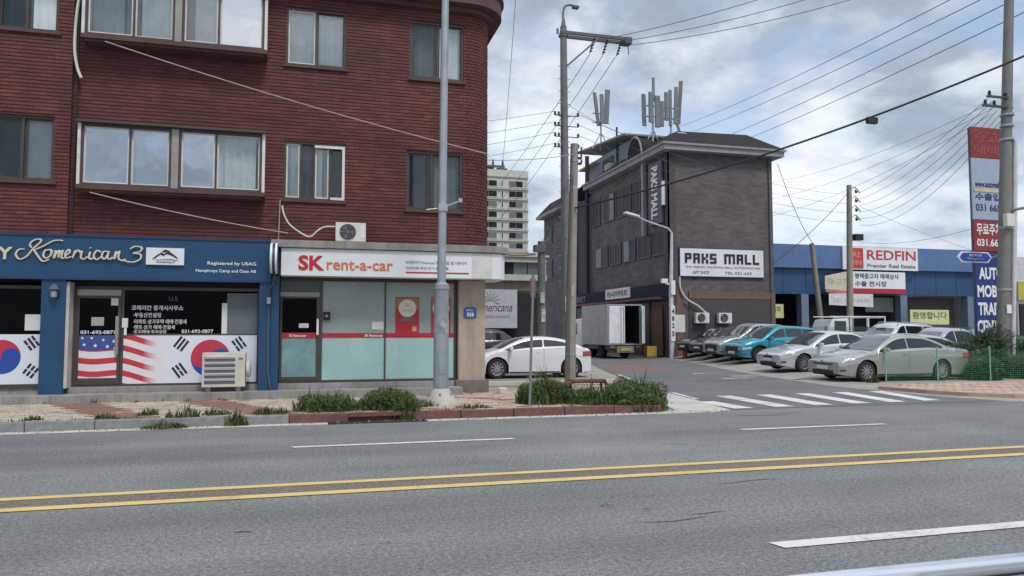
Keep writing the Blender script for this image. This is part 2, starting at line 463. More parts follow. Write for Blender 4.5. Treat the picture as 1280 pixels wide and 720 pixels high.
for p, q in (((8.5, 15.5), (8.78, 17.3)), ((9.05, 18.7), (9.55, 21.0)), ((9.9, 22.4), (10.5, 24.7))):
    d = (Vector(q) - Vector(p)).normalized(); n = Vector((-d.y, d.x)) * .06
    P, Q = Vector(p) + Vector((.1, 0)), Vector(q) + Vector((.1, 0))
    struct('edge_dash', MB().sheet([tuple(P - n), tuple(Q - n), tuple(Q + n), tuple(P + n)][::-1], .012), m_wline)
struct('red_road_patch', MB().sheet([(11.2, 26.6), (13.6, 26.2), (15.2, 31.5), (12.9, 32.6)], .008), m_redroad)
mb = MB()
for x, y in ((12.9, 21.5), (13.9, 22.6), (13.4, 24.4), (15, 20.8)):
    mb.sheet([(x, y), (x + .9, y - .1), (x + 1.0, y + .1), (x + .1, y + .22)], .012)
    mb.sheet([(x + .2, y + .35), (x + 1.4, y + .3), (x + 1.3, y + .5), (x + .2, y + .55)], .012)
struct('worn_white_marking', mb, m_wline2)

tm = MB()
for (x, y, ln, wd_) in ((-2.2, 5.2, .22, .03), (-2.6, 5.6, .10, .02), (4.0, 7.0, .9, .02), (2.6, 5.75, .7, .02), (3.2, 5.9, .35, .02), (-.6, 6.3, .15, .03), (7.6, 12.3, 1.2, .05), (8.3, 12.55, 1.0, .04)):
    n = 10; a_, b_ = [], []
    for k in range(n + 1):
        u = k / n; xx_ = x + ln * u; yy_ = y + .05 * math.sin(u * 5 + x) * ln; h_ = wd_ * .5 * math.sin(PI * u) * random.uniform(.5, 1.2) + .002
        a_.append((xx_, yy_ - h_)); b_.append((xx_, yy_ + h_))
    tm.sheet(a_ + b_[::-1], .003)
struct('tar_mark', tm, mat('tar', (.055, .055, .056), .7))
# ================================================================ left pavement, built of blocks
LP = [(-60, 13.46), (6.1, 13.46), (6.7, 13.75), (7.0, 14.4), (7.0, 16.4), (6.6, 17.2), (4.6, 17.4), (-60, 17.4)]
struct('pavement', MB().prism(LP, -.02, .128), m_sand)
pav_root = bpy.data.objects['pavement']
def inpoly(x, y, P):
    c = False
    for i in range(len(P)):
        (x1, y1), (x2, y2) = P[i], P[i - 1]
        if (y1 > y) != (y2 > y) and x < (x2 - x1) * (y - y1) / (y2 - y1) + x1: c = not c
    return c
PB = {'b': MB(), 'r': MB(), 'p': MB()}
bl, bw = .225, .1125
j = 0; y = 13.48
while y < 17.3:
    x = -9.5 + (j % 2) * bl / 2
    while x < 6.95:
        cxm, cym = x + bl / 2, y + bw / 2
        if inpoly(cxm - .1, cym, LP) and inpoly(cxm + .1, cym, LP):
            u = (cxm + (cym - 13.4) * .55 + 40) % 2.35
            if cxm > 1.3:
                k = 'p' if ((cxm * 1.3 + cym * 2.2) % 1.1) < .62 else 'b'
                if (cxm * .9 + cym) % 3.1 < .3: k = 'r'
            else: k = 'b' if u < 1.45 else 'r'
            if random.random() < .05: k = random.choice('brp')
            z = .139 + random.uniform(-.004, .005)
            s = .007
            PB[k].add([(x + s, y + s, .12), (x + bl - s, y + s, .12), (x + bl - s, y + bw - s, .12), (x + s, y + bw - s, .12),
                       (x + s, y + s, z), (x + bl - s, y + s, z), (x + bl - s, y + bw - s, z + random.uniform(-.002, .002)), (x + s, y + bw - s, z)],
                      [(4, 5, 6, 7), (0, 1, 5, 4), (1, 2, 6, 5), (2, 3, 7, 6), (3, 0, 4, 7)])
        x += bl
    y += bw; j += 1
for k, mm in (('b', m_pave_b), ('r', m_pave_r), ('p', m_pave_p)):
    tag(obj('paving_blocks', PB[k], mm, pav_root), kind='stuff')
# kerb stones, one object each
kerb = MB().box(-60, -10.4, 13.3, 13.46, -.02, .15)
struct('kerb', kerb, m_kerb)
kr = bpy.data.objects['kerb']
k0 = MB().box(.006, .994, 0, .155, -.02, .15)
ks = obj('kerb_stone', k0, m_kerb, kr, bevel=.012, local=True); ks.location = (-10.4, 13.3, 0)
ksr = None
x = -9.4
while x < 6.0:
    if x < -.45: share('kerb_stone', ks, kr, (x, 13.3 + random.uniform(-.006, .006), random.uniform(-.006, .004)))
    elif .3 < x < 1.3:      # storm drain gap
        o = obj('drain_inlet', MB().box(.0, 1.0, .02, .155, .085, .15).box(0, 1, .12, .155, -.02, .09), m_kerb_r, kr, local=True); o.location = (x, 13.3, 0)
    elif ksr is None:
        ksr = obj('kerb_stone', k0, m_kerb_r, kr, bevel=.012, local=True); ksr.location = (x, 13.3, 0)
    else: share('kerb_stone', ksr, kr, (x, 13.3 + random.uniform(-.008, .008), random.uniform(-.01, .004)))
    x += 1.0
struct('drain_slot', MB().box(.25, 1.95, 13.0, 13.32, -.03, .004), m_dark)
cp = [(6.1 + 0.0, 13.3), (6.55, 13.42), (6.9, 13.75), (7.1, 14.3), (7.12, 15.2), (7.1, 16.1), (6.8, 17.0)]
for a, b in zip(cp, cp[1:]):
    d = Vector((b[0] - a[0], b[1] - a[1], 0)); an = math.atan2(d.y, d.x)
    o = obj('kerb_stone', MB().box(.004, d.length - .004, 0, .155, -.02, .145), m_kerb_r if b[1] < 14 else m_kerb, kr, bevel=.01, local=True)
    o.location = (a[0], a[1], 0); o.rotation_euler.z = an

# ================================================================ right pavement
RP = [(17.2, 13.56), (60, 13.56), (60, 17.6), (18.2, 17.6), (15.9, 17.3), (15.0, 16.7), (15.3, 15.2), (16.1, 14.0)]
struct('pavement', MB().prism(RP, -.02, .07), m_sand)
pr_ = bpy.data.objects['pavement.001']
mbp, mbb = MB(), MB(); j = 0; y = 13.56
while y < 17.6:
    x = 15.0 + (j % 2) * .15
    while x < 29:
        if inpoly(x + .05, y + .07, RP) and inpoly(x + .25, y + .07, RP):
            z = .081 + random.uniform(-.003, .004); s = .008
            tgt = mbb if ((x * .8 + y * 1.7) % 2.2) < .5 else mbp
            tgt.add([(x + s, y + s, .06), (x + .3 - s, y + s, .06), (x + .3 - s, y + .15 - s, .06), (x + s, y + .15 - s, .06),
                     (x + s, y + s, z), (x + .3 - s, y + s, z), (x + .3 - s, y + .15 - s, z), (x + s, y + .15 - s, z)],
                    [(4, 5, 6, 7), (0, 1, 5, 4), (1, 2, 6, 5), (2, 3, 7, 6), (3, 0, 4, 7)])
        x += .3
    y += .15; j += 1
tag(obj('paving_blocks', mbp, m_pave_p, pr_), kind='stuff'); tag(obj('paving_blocks', mbb, m_pave_b, pr_), kind='stuff')
struct('kerb', MB().box(30, 60, 13.4, 13.56, -.02, .09), m_kerb_r)
kr2 = bpy.data.objects['kerb.001']
cp = [(14.85, 16.9), (15.05, 15.5), (15.4, 14.6), (16.05, 13.9), (17.1, 13.42)] + [(18.1 + k, 13.4) for k in range(12)]
for a, b in zip(cp, cp[1:]):
    d = Vector((b[0] - a[0], b[1] - a[1], 0))
    o = obj('kerb_stone', MB().box(.004, d.length - .004, 0, .155, -.02, .09), m_pave_p, kr2, bevel=.01, local=True)
    o.location = (a[0], a[1], 0); o.rotation_euler.z = math.atan2(d.y, d.x)
# ================================================================ red brick building
bld = thing('brick_building', 'dark red brick building with bay windows above two shopfronts, on the left of the corner', 'building', (-6, 17.1, .13))
# openings: x0, x1, z0, z1, kind
WN = [(-4.62, -1.2, 4.58, 5.86), (-4.62, -1.2, 7.74, 8.98), (-.72, .62, 4.54, 5.87), (-.72, .62, 7.62, 8.96),
      (2.02, 3.36, 4.42, 5.82), (2.08, 3.38, 7.56, 8.96), (-6.42, -5.27, 4.67, 6.03), (-6.42, -5.27, 7.82, 9.0),
      (-9.6, -8.2, 4.67, 6.03), (-9.6, -8.2, 7.82, 9.0)]
core = MB()
wall_holes(core, -14, 3.45, 3.45, 9.3, WN, 17.115, 17.4)
ccx, ccy = 3.45, 17.75
def arc(r, n=10, a0=-90, a1=0): return [(ccx + r * math.cos(R(a0 + (a1 - a0) * k / n)), ccy + r * math.sin(R(a0 + (a1 - a0) * k / n))) for k in range(n + 1)]
core.prism(arc(.635) + [(ccx + .635, 27), (ccx + .3, 27), (ccx + .3, ccy), (ccx, ccy - .35)], 3.42, 9.3)
core.box(-14, -13.7, 17.4, 27, .1, 9.3).box(-14, 4.0, 26.8, 27, .1, 9.3)
obj('wall_core', core, m_mortar, bld)
inn = MB().box(-13.7, 3.7, 17.4, 26.8, 3.3, 3.44).box(-13.7, 3.7, 17.4, 26.8, 6.6, 6.8).box(-13.7, 3.7, 20.6, 20.7, .1, 9.2)
for x in (-7.4, -4.95, -.95, 1.3): inn.box(x - .05, x + .05, 17.41, 20.6, 3.44, 9.2)
for x in (-4.95, -.96): pass
obj('inner_wall', inn, m_room, bld)
# brick courses, every brick proud of its joints
br = MB(); ch, cl = .078, .232
def brick_front(x0, x1, z, y, h):
    d = random.uniform(-.003, .004); e = random.uniform(-.0015, .0015)
    br.add([(x0, y, z), (x1, y, z), (x1, y, z + h), (x0, y, z + h), (x0, y - .010 - d, z), (x1, y - .010 - d - e, z), (x1, y - .007 - d - e, z + h), (x0, y - .007 - d, z + h)],
           [(4, 5, 6, 7), (0, 1, 5, 4), (1, 2, 6, 5), (2, 3, 7, 6), (3, 0, 4, 7)])
row = 0; z = 3.58
while z < 9.24:
    x = -10.2 - (row % 2) * cl / 2
    while x < 3.45:
        a, b = x + .002, min(x + cl - .002, 3.45)
        if b - a > .04:
            segs = [(a, b)]
            for h in WN:
                if h[2] - .03 < z + .03 < h[3] + .03:
                    ns = []
                    for s, e in segs:
                        if e <= h[0] or s >= h[1]: ns.append((s, e)); continue
                        if s < h[0]: ns.append((s, h[0]))
                        if e > h[1]: ns.append((h[1], e))
                    segs = ns
            for s, e in segs:
                if s < -4.98 < e: pcs = [(s, -4.985, .10), (-4.975, e, 0)]
                else: pcs = [(s, e, .10 if e < -4.97 else 0)]
                for s_, e_, dd in pcs:
                    if e_ - s_ > .02: brick_front(s_, e_, z + .007, 17.115 - dd, ch - .017)
        x += cl
    # curved corner
    n = 9; off = (row % 2) * .5
    for k in range(n + 1):
        a0 = -90 + max(0, (k - off)) * 90 / n; a1 = -90 + min(n, (k + 1 - off)) * 90 / n
        if a1 - a0 < 2: continue
        a0 += .4; a1 -= .4; r0, r1 = .634, .65 + random.uniform(-.003, .004)
        P = [(ccx + r * math.cos(R(a)), ccy + r * math.sin(R(a))) for r in (r0, r1) for a in (a0, a1)]
        zz0, zz1 = z + .008, z + ch - .010
        br.add([(*P[0], zz0), (*P[1], zz0), (*P[1], zz1), (*P[0], zz1), (*P[2], zz0), (*P[3], zz0), (*P[3], zz1), (*P[2], zz1)],
               [(4, 5, 6, 7), (0, 1, 5, 4), (1, 2, 6, 5), (2, 3, 7, 6), (3, 0, 4, 7)])
    row += 1; z += ch
tag(obj('brickwork', br, m_brick, bld), kind='stuff')
wl = MB(); wall_holes(wl, -14, -4.98, 3.58, 9.25, WN, 17.018, 17.113)
obj('pier_wall', wl, m_mortar, bld)
obj('downpipe', MB().tube([(-4.9, 17.06, 9.2), (-4.9, 17.03, 3.6)], .022, 8), m_black, bld)
# eave and roof
ev = MB()
def slab(mb, r, x0, z0, z1, yb=27.3): mb.prism([(x0, ccy - r)] + arc(r) + [(ccx + r, yb), (x0, yb)], z0, z1)
slab(ev, .78, -14, 9.24, 9.36); slab(ev, 1.0, -14, 9.362, 9.72); slab(ev, 1.06, -14, 9.722, 9.80)
obj('eave', ev, m_slabbrown, bld)
rf = MB(); slab(rf, .7, -14, 9.802, 10.5); obj('parapet', rf, m_slab, bld)
def curtain(parent, x0, x1, z0, z1, y, m, amp=.018, name='curtain'):
    n = max(4, int((x1 - x0) / .035)); mb = MB(); vs = []; fs = []
    ph = random.random() * 6
    for i in range(n + 1):
        x = x0 + (x1 - x0) * i / n; d = amp * math.sin(i * 1.35 + ph) + amp * .5 * math.sin(i * .53 + ph * 2)
        vs += [(x, y + d, z0), (x, y + d * .8, z1)]
    fs = [(2 * i, 2 * i + 2, 2 * i + 3, 2 * i + 1) for i in range(n)]
    mb.add(vs, fs); return obj(name, mb, m, parent)
def window(parent, x0, x1, z0, z1, Y, cuts, fm, gl, sashm=None, ft=.05, depth=.09, cur=(), name='window', sasht=.032):
    f = MB()
    f.box(x0, x1, Y, Y + depth, z0, z0 + ft).box(x0, x1, Y, Y + depth, z1 - ft, z1).box(x0, x0 + ft, Y + .001, Y + depth - .001, z0 + ft, z1 - ft).box(x1 - ft, x1, Y + .001, Y + depth - .001, z0 + ft, z1 - ft)
    for c in cuts[1:-1]: f.box(c - .02, c + .02, Y + .002, Y + depth, z0 + ft, z1 - ft)
    w_ = obj(name, f, fm, parent)
    for i, (a, b) in enumerate(zip(cuts, cuts[1:])):
        a_ = a + (ft if i == 0 else .02); b_ = b - (ft if i == len(cuts) - 2 else .02)
        g = gl[i % len(gl)]
        y = Y + .03 + (.02 if i % 2 else 0)
        s = sasht; sm = (sashm[i % len(sashm)] if sashm else fm)
        sb = MB().box(a_, b_, y, y + .025, z0 + ft, z0 + ft + s).box(a_, b_, y, y + .025, z1 - ft - s, z1 - ft).box(a_, a_ + s, y + .001, y + .024, z0 + ft + s, z1 - ft - s).box(b_ - s, b_, y + .001, y + .024, z0 + ft + s, z1 - ft - s)
        obj('sash', sb, sm, w_)
        obj('pane', MB().quad((a_ + s, y + .012, z0 + ft + s), (b_ - s, y + .012, z0 + ft + s), (b_ - s, y + .012, z1 - ft - s), (a_ + s, y + .012, z1 - ft - s)), g, w_)
    for (a, b, m) in cur: curtain(w_, a, b, z0 + ft, z1 - ft, Y + .17, m)
    return w_
# bays
for z0, z1, up in ((4.5, 5.93, 0), (7.66, 9.05, 1)):
    bs = MB().box(-4.76, -1.1, 16.68, 17.1, z0, z0 + .09).box(-4.74, -1.12, 16.70, 17.1, z1 - .06, z1)
    bs.box(-4.70, -1.16, 16.74, 17.1, z0 - .05, z0)
    bay = obj('bay', bs, m_slabbrown, bld)
    y = 16.74
    sd_ = MB()
    for x in (-4.70, -1.22):
        sd_.box(x, x + .05, y + .1, 17.1, z0 + .09, z0 + .14).box(x, x + .05, y + .1, 17.1, z1 - .11, z1 - .06).box(x, x + .05, 17.04, 17.1, z0 + .14, z1 - .11)
    obj('side_frame', sd_, m_frame_w, bay)
    for x in (-4.68, -1.20): obj('side_pane', MB().quad((x, y + .1, z0 + .14), (x, 17.04, z0 + .14), (x, 17.04, z1 - .11), (x, y + .1, z1 - .11)), g_mid, bay)
    if not up:
        cu = [(-4.6, -3.8, m_curtain), (-3.7, -2.95, m_curtain), (-2.8, -2.15, m_curtain), (-2.1, -1.3, m_curtain2)]
        gl = [g_bright, g_bright, g_bright, g_mid]
    else:
        cu = [(-4.6, -4.0, m_curtain2), (-3.95, -3.7, m_curtain3), (-3.66, -2.95, m_curtain), (-2.8, -2.6, m_curtain3), (-2.6, -2.1, m_curtain), (-2.05, -1.3, m_curtain)]
        gl = [g_mid, g_mid, g_mid, g_bright]
    window(bld, -4.70, -2.98, z0 + .09, z1 - .06, y, [-4.70, -3.78, -2.98], m_frame, gl[:2], [m_frame_w], cur=cu[:2] if not up else cu[:3])
    window(bld, -2.84, -1.16, z0 + .09, z1 - .06, y, [-2.84, -2.10, -1.16], m_frame, gl[2:], [m_frame_w], cur=cu[2:] if not up else cu[3:])
    obj('mullion', MB().box(-2.978, -2.842, y - .02, y + .12, z0 + .09, z1 - .06), m_alu, bay)
    obj('corner_post', MB().box(-4.76, -4.702, y - .03, y + .09, z0 + .09, z1 - .06), m_frame_w, bay)
    obj('corner_post', MB().box(-1.158, -1.1, y - .03, y + .09, z0 + .09, z1 - .06), m_frame_w, bay)
    obj('awning_lip', MB().box(-4.78, -1.08, 16.62, 16.68, z1 - .05, z1 + .0), m_frame, bay)
window(bld, -.72, .62, 4.54, 5.87, 17.14, [-.72, -.36, -.06, .28, .62], m_frame, [g_mid, g_dark, g_mid, g_dark], [m_frame_w, m_frame], cur=[(-.66, -.42, m_curtain), (-.4, -.1, m_curtain2), (-.02, .12, m_curtain), (.15, .56, m_curtain3)])
obj('outer_frame', MB().box(.555, .615, 17.09, 17.14, 4.56, 5.80).box(.3, .555, 17.09, 17.14, 4.56, 4.62).box(-.05, .555, 17.09, 17.14, 5.74, 5.80), m_frame_w, bld)
window(bld, -.72, .62, 7.62, 8.96, 17.14, [-.72, -.06, .62], m_frame, [g_mid, g_mid], [m_frame_w, m_frame], cur=[(-.66, -.1, m_curtain), (0, .56, m_curtain)])
window(bld, 2.02, 3.36, 4.42, 5.82, 17.14, [2.02, 2.62, 3.36], m_frame, [g_dark, g_dark], cur=[(2.07, 2.5, m_curtain3), (2.7, 3.3, m_curtain3)])
window(bld, 2.08, 3.38, 7.56, 8.96, 17.14, [2.08, 2.75, 3.38], m_frame, [g_dark, g_mid], cur=[(2.1, 2.7, m_curtain3), (2.8, 3.3, m_curtain2)])
for z0, z1 in ((4.67, 6.03), (7.82, 9.0)):
    window(bld, -6.42, -5.27, z0, z1, 17.06, [-6.42, -5.86, -5.27], m_frame, [g_dark, g_mid], cur=[(-6.35, -5.95, m_curtain3), (-5.8, -5.3, m_curtain if z0 > 7 else m_curtain2)])
    window(bld, -9.6, -8.2, z0, z1, 17.06, [-9.6, -8.9, -8.2], m_frame, [g_dark, g_mid], cur=[(-9.5, -9, m_curtain3)])
for (x0, x1, z0) in ((-.76, .66, 4.48), (1.98, 3.4, 4.36), (-.76, .66, 7.56), (2.04, 3.42, 7.50), (-6.5, -5.2, 4.61), (-6.5, -5.2, 7.76)):
    yy = 17.06 if x0 > -5 else 16.96
    obj('window_sill', MB().box(x0, x1, yy, yy + .1, z0, z0 + .055), m_slabbrown, bld)
# ---- ground floor: steps, stone pillar, ceiling slabs
st = MB().box(-14, 3.3, 16.62, 17.12, .12, .30).box(-14, 3.95, 17.12, 17.9, .12, .30)
obj('step', st, m_slab, bld, bevel=.01)
obj('step', MB().box(-4.93, 3.26, 17.16, 17.5, .30, .42), m_slab, bld, bevel=.01)
obj('stone_pillar', MB().box(3.28, 3.92, 17.10, 17.8, .42, 2.78), mat('stone_pillar', (.40, .33, .26), .8, var=.15, vs=2.2, bump=.003, streak=.5, dirt=.3), bld, bevel=.008)
obj('plinth', MB().box(3.2, 4.0, 17.04, 17.9, .13, .44), mat('plinth', (.16, .15, .14), .9, var=.3, vs=3, dirt=.5), bld, bevel=.01)
obj('side_wall', MB().box(3.7, 3.9, 17.81, 26.9, .13, 3.3), m_slab, bld)
obj('floor_slab', MB().box(-14, -.95, 17.16, 20, 2.72, 3.5).box(-.95, 3.9, 17.1, 20, 2.82, 3.4), m_slab, bld)
cb = MB().prism([(-.93, 16.56), (4.0, 16.56), (4.2, 16.62), (4.42, 16.85), (4.42, 18.2), (-.93, 18.2)], 3.40, 3.56)
obj('cornice', cb, m_slab, bld, bevel=.01)

# ================================================================ blue estate-agent shopfront
shop = thing('shopfront', 'blue clad shopfront with glass door and large flag prints along the windows', 'shopfront', (-3.1, 17.0, .3))
fa = MB().box(-14, -.93, 16.9, 17.12, 2.66, 3.56)
obj('fascia', fa, m_blue, shop, bevel=.01)
obj('fascia_trim', MB().box(-14, -.93, 16.88, 16.9, 3.53, 3.57).box(-14, -.93, 16.885, 16.9, 2.64, 2.68), m_bluedk, shop)
obj('blue_pillar', MB().box(-5.38, -4.94, 16.92, 17.34, .13, 2.66), m_blue, shop, bevel=.008)
obj('blue_pillar', MB().box(-1.17, -.93, 16.92, 17.34, .13, 2.66).box(-.93, -.76, 16.95, 17.34, .13, 2.8), m_blue, shop, bevel=.008)
obj('blue_pillar', MB().box(-9.4, -8.9, 16.92, 17.34, .13, 2.66), m_blue, shop, bevel=.008)
obj('pillar_foot', MB().box(-1.2, -.74, 16.88, 17.3, .13, .25), m_conc2, shop)
obj('door_jamb', MB().box(-4.938, -4.88, 16.97, 17.3, .42, 2.6), m_conc2, shop)
# glazing frames
fr = MB().box(-4.87, -1.175, 17.26, 17.32, 2.46, 2.53).box(-4.87, -1.175, 17.265, 17.315, .42, .47)
for x in (-4.87, -3.97, -1.23): fr.box(x, x + .055, 17.262, 17.318, .47, 2.46)
fr.box(-3.915, -1.23, 17.263, 17.317, 1.50, 1.53)
obj('glazing_frame', fr, m_frame, shop)
obj('upper_dark_strip', MB().box(-4.9, -1.18, 17.3, 17.34, 2.53, 2.72), m_dark, shop)  # dark strip across the opening above the glazing frame
obj('window_pane', MB().quad((-3.915, 17.29, 1.53), (-1.87, 17.29, 1.53), (-1.87, 17.29, 2.46), (-3.915, 17.29, 2.46)), g_shop, shop)
obj('back_wall', MB().box(-13.5, -1.0, 19.4, 19.5, .3, 2.8).box(-.99, -.9, 17.36, 19.5, .3, 2.8), m_dark, shop)
obj('shop_floor', MB().box(-13.5, 3.2, 17.5, 19.5, .3, .4), m_dark, shop)
obj('roller_shutter', (lambda m: [m.box(-1.87, -1.235, 17.28, 17.30 + .008 * (k % 2), 1.53 + k * .047, 1.53 + (k + 1) * .047 - .004) for k in range(19)] and m)(MB()), mat('shutter_grey', (.13, .155, .17), .6), shop)
obj('white_tube', MB().box(-1.97, -1.86, 17.27, 17.285, 1.53, 2.2), m_whitep, shop)
# door
dr = MB().box(-4.81, -3.975, 17.25, 17.31, .47, .60)
dr.box(-4.81, -4.76, 17.25, 17.31, .60, 2.33).box(-4.03, -3.975, 17.25, 17.31, .60, 2.33)
dr.box(-4.76, -4.03, 17.251, 17.309, 2.28, 2.33)
door = obj('door', dr, m_frame, shop)
obj('door_header', MB().box(-4.81, -3.975, 17.24, 17.31, 2.335, 2.46), m_alu, shop)
obj('pane', MB().quad((-4.76, 17.28, 1.5), (-4.03, 17.28, 1.5), (-4.03, 17.28, 2.33), (-4.76, 17.28, 2.33)), g_shop, door)
obj('handle', MB().box(-4.06, -4.0, 17.19, 17.25, 1.1, 1.9), m_alu, door)
obj('lock_box', MB().box(-3.94, -3.83, 17.21, 17.26, 1.66, 1.86), m_whitep, door)
obj('lock_tag', MB().box(-3.90, -3.85, 17.22, 17.25, 1.50, 1.66), m_white, door)
obj('notice', MB().box(-4.17, -4.03, 17.255, 17.262, 2.13, 2.31), m_paper, door)
obj('notice', MB().box(-4.54, -4.30, 17.27, 17.276, 1.70, 1.88), mat('notice_green', (.30, .36, .31), .7), door)
# us flag print: stripes and canton
fm = bpy.data.materials.new('flag_print'); fm.use_nodes = True; t = fm.node_tree; p = t.nodes['Principled BSDF']
gp = t.nodes.new('ShaderNodeNewGeometry'); sp = t.nodes.new('ShaderNodeSeparateXYZ'); L(t, gp.outputs['Position'], sp.inputs[0])
X, Z = sp.outputs[0], sp.outputs[2]
wv = math_n(t, 'MULTIPLY', math_n(t, 'SINE', math_n(t, 'MULTIPLY', X, 5.2)), .028)
drop = math_n(t, 'MULTIPLY', math_n(t, 'MAXIMUM', math_n(t, 'ADD', X, 3.97), 0.0), .16)
Zp = math_n(t, 'ADD', math_n(t, 'ADD', Z, wv), math_n(t, 'ADD', drop, math_n(t, 'MULTIPLY', math_n(t, 'ADD', X, 4.87), .05)))
fz = math_n(t, 'FRACT', math_n(t, 'DIVIDE', math_n(t, 'SUBTRACT', Zp, .66), .265))
red = ramp(t, fz, [(.0, 0.0), (.04, 1.0), (.46, 1.0), (.50, 0.0)])
fade = ramp(t, math_n(t, 'ADD', math_n(t, 'MULTIPLY', X, -1.0), -3.25), [(.0, 0.0), (.28, 1.0)])
c = mix_c(t, math_n(t, 'MULTIPLY', red, fade), (.68, .66, .70), (.50, .035, .05))
can = math_n(t, 'MULTIPLY', math_n(t, 'GREATER_THAN', Zp, 1.22), math_n(t, 'LESS_THAN', math_n(t, 'ADD', X, math_n(t, 'MULTIPLY', Z, .35)), -3.46))
c = mix_c(t, can, c, (.045, .075, .27))
L(t, c, p.inputs['Base Color']); p.inputs['Roughness'].default_value = .35
film = mat('white_film', (.66, .69, .76), .35, var=.05, vs=.8)
obj('flag_print', MB().box(-4.76, -4.03, 17.27, 17.29, .60, 1.5), fm, door)
obj('flag_print', MB().box(-3.915, -3.1, 17.27, 17.29, .47, 1.50), fm, shop)
obj('window_film', MB().box(-3.1, -1.23, 17.27, 17.29, .47, 1.50), film, shop)
stars = MB()
for sx_, sz, sr in ((-4.70, 1.44, .035), (-4.52, 1.44, .035), (-4.66, 1.30, .04), (-4.45, 1.28, .045), (-4.30, 1.40, .035), (-4.22, 1.26, .045), (-4.1, 1.37, .04), (-4.08, 1.22, .035)):
    stars.prismy([(sx_ + (sr if k % 2 == 0 else sr * .42) * math.sin(k * PI / 5), sz + (sr if k % 2 == 0 else sr * .42) * math.cos(k * PI / 5)) for k in range(10)], 17.266, 17.27)
obj('stars', stars, m_wtext, door)
def taegeuk(cx_, cz, r, y, parent):
    up = [(cx_ + r * math.cos(a), cz + r * math.sin(a)) for a in [PI * k / 24 for k in range(25)]]
    s = [(cx_ - r / 2 + r / 2 * math.cos(a), cz + r / 2 * math.sin(a)) for a in [PI + PI * k / 12 for k in range(1, 12)]]
    s += [(cx_, cz)] + [(cx_ + r / 2 - r / 2 * math.cos(a), cz + r / 2 * math.sin(a)) for a in [PI * k / 12 for k in range(1, 12)]]
    m1 = MB().prismy(up + s, y - .006, y)
    lo = [(cx_ + r * math.cos(a), cz + r * math.sin(a)) for a in [PI + PI * k / 24 for k in range(25)]]
    m2 = MB().prismy(lo + s[::-1], y - .005, y + .001)
    obj('flag_red', m1, mat('flag_red', (.48, .03, .07), .4, var=.03), parent)
    obj('flag_blue', m2, mat('flag_blue', (.02, .06, .34), .4, var=.03), parent)
def trigram(cx_, cz, ang, broken, y, parent, ln=.27):
    mb = MB()
    for i in range(3):
        o = (i - 1) * .082
        d = Vector((math.cos(R(ang)), math.sin(R(ang)))); n = Vector((-d.y, d.x))
        for (a, b) in ([(-ln / 2, -.012), (.012, ln / 2)] if broken[i] else [(-ln / 2, ln / 2)]):
            P = [Vector((cx_, cz)) + n * (o + s * .023) + d * q for q, s in ((a, -1), (b, -1), (b, 1), (a, 1))]
            mb.prismy([tuple(q) for q in P], y - .005, y)
    obj('flag_bars', mb, m_black, parent)
taegeuk(-2.18, 1.0, .40, 17.27, shop)
trigram(-2.78, 1.31, 55, (0, 0, 0), 17.27, shop); trigram(-2.80, .74, -55, (0, 1, 0), 17.27, shop)
trigram(-1.6, 1.31, -55, (1, 0, 1), 17.27, shop)
# left bay of the shop
obj('glazing_frame', MB().box(-8.9, -5.38, 17.26, 17.32, 2.46, 2.53).box(-8.9, -5.38, 17.26, 17.32, .42, .5).box(-7.0, -6.95, 17.262, 17.318, .5, 2.46), m_frame, shop)
obj('window_pane', MB().quad((-6.95, 17.29, 1.52), (-5.38, 17.29, 1.52), (-5.38, 17.29, 2.46), (-6.95, 17.29, 2.46)), g_shop, shop)
obj('window_pane', MB().quad((-8.9, 17.29, .5), (-7.0, 17.29, .5), (-7.0, 17.29, 2.46), (-8.9, 17.29, 2.46)), g_shop, shop)
obj('window_film', MB().box(-6.95, -5.39, 17.27, 17.29, .50, 1.52), film, shop)
taegeuk(-6.17, 1.06, .35, 17.27, shop)
trigram(-5.63, 1.34, -55, (1, 0, 1), 17.27, shop, .24); trigram(-5.63, .77, 55, (1, 1, 1), 17.27, shop, .24)
obj('notice', MB().box(-5.77, -5.46, 17.272, 17.28, 1.60, 1.93), m_paper, shop)
obj('lower_panel', MB().box(-8.9, -5.39, 17.3, 17.36, .3, .5), m_slab, shop)
# window lettering
text('코메리칸 중개사사무소', m_wtext, -3.78, -2.76, 2.03, 2.14, 17.285, shop, bold=.012, depth=.004)
text('·부동산컨설팅', m_wtext, -3.74, -3.2, 1.88, 1.98, 17.285, shop, depth=.004)
text('·아파트·상가주택 매매·전월세', m_wtext, -3.74, -2.69, 1.74, 1.84, 17.285, shop, depth=.004)
text('·렌트·상가 매매·전월세', m_wtext, -3.74, -2.92, 1.625, 1.715, 17.285, shop, depth=.004)
text('·토지매매·투자상담', m_wtext, -3.74, -3.08, 1.535, 1.61, 17.285, shop, depth=.004)
text('031-692-0877', m_wtext, -2.78, -2.14, 1.545, 1.62, 17.285, shop, bold=.01, depth=.004)
text('U.S', m_grayprint, -3.05, -2.88, 2.24, 2.33, 17.285, shop, depth=.004)
text('031-692-0877', m_wtext, -4.74, -4.06, 1.525, 1.60, 17.275, door, bold=.015, depth=.004)
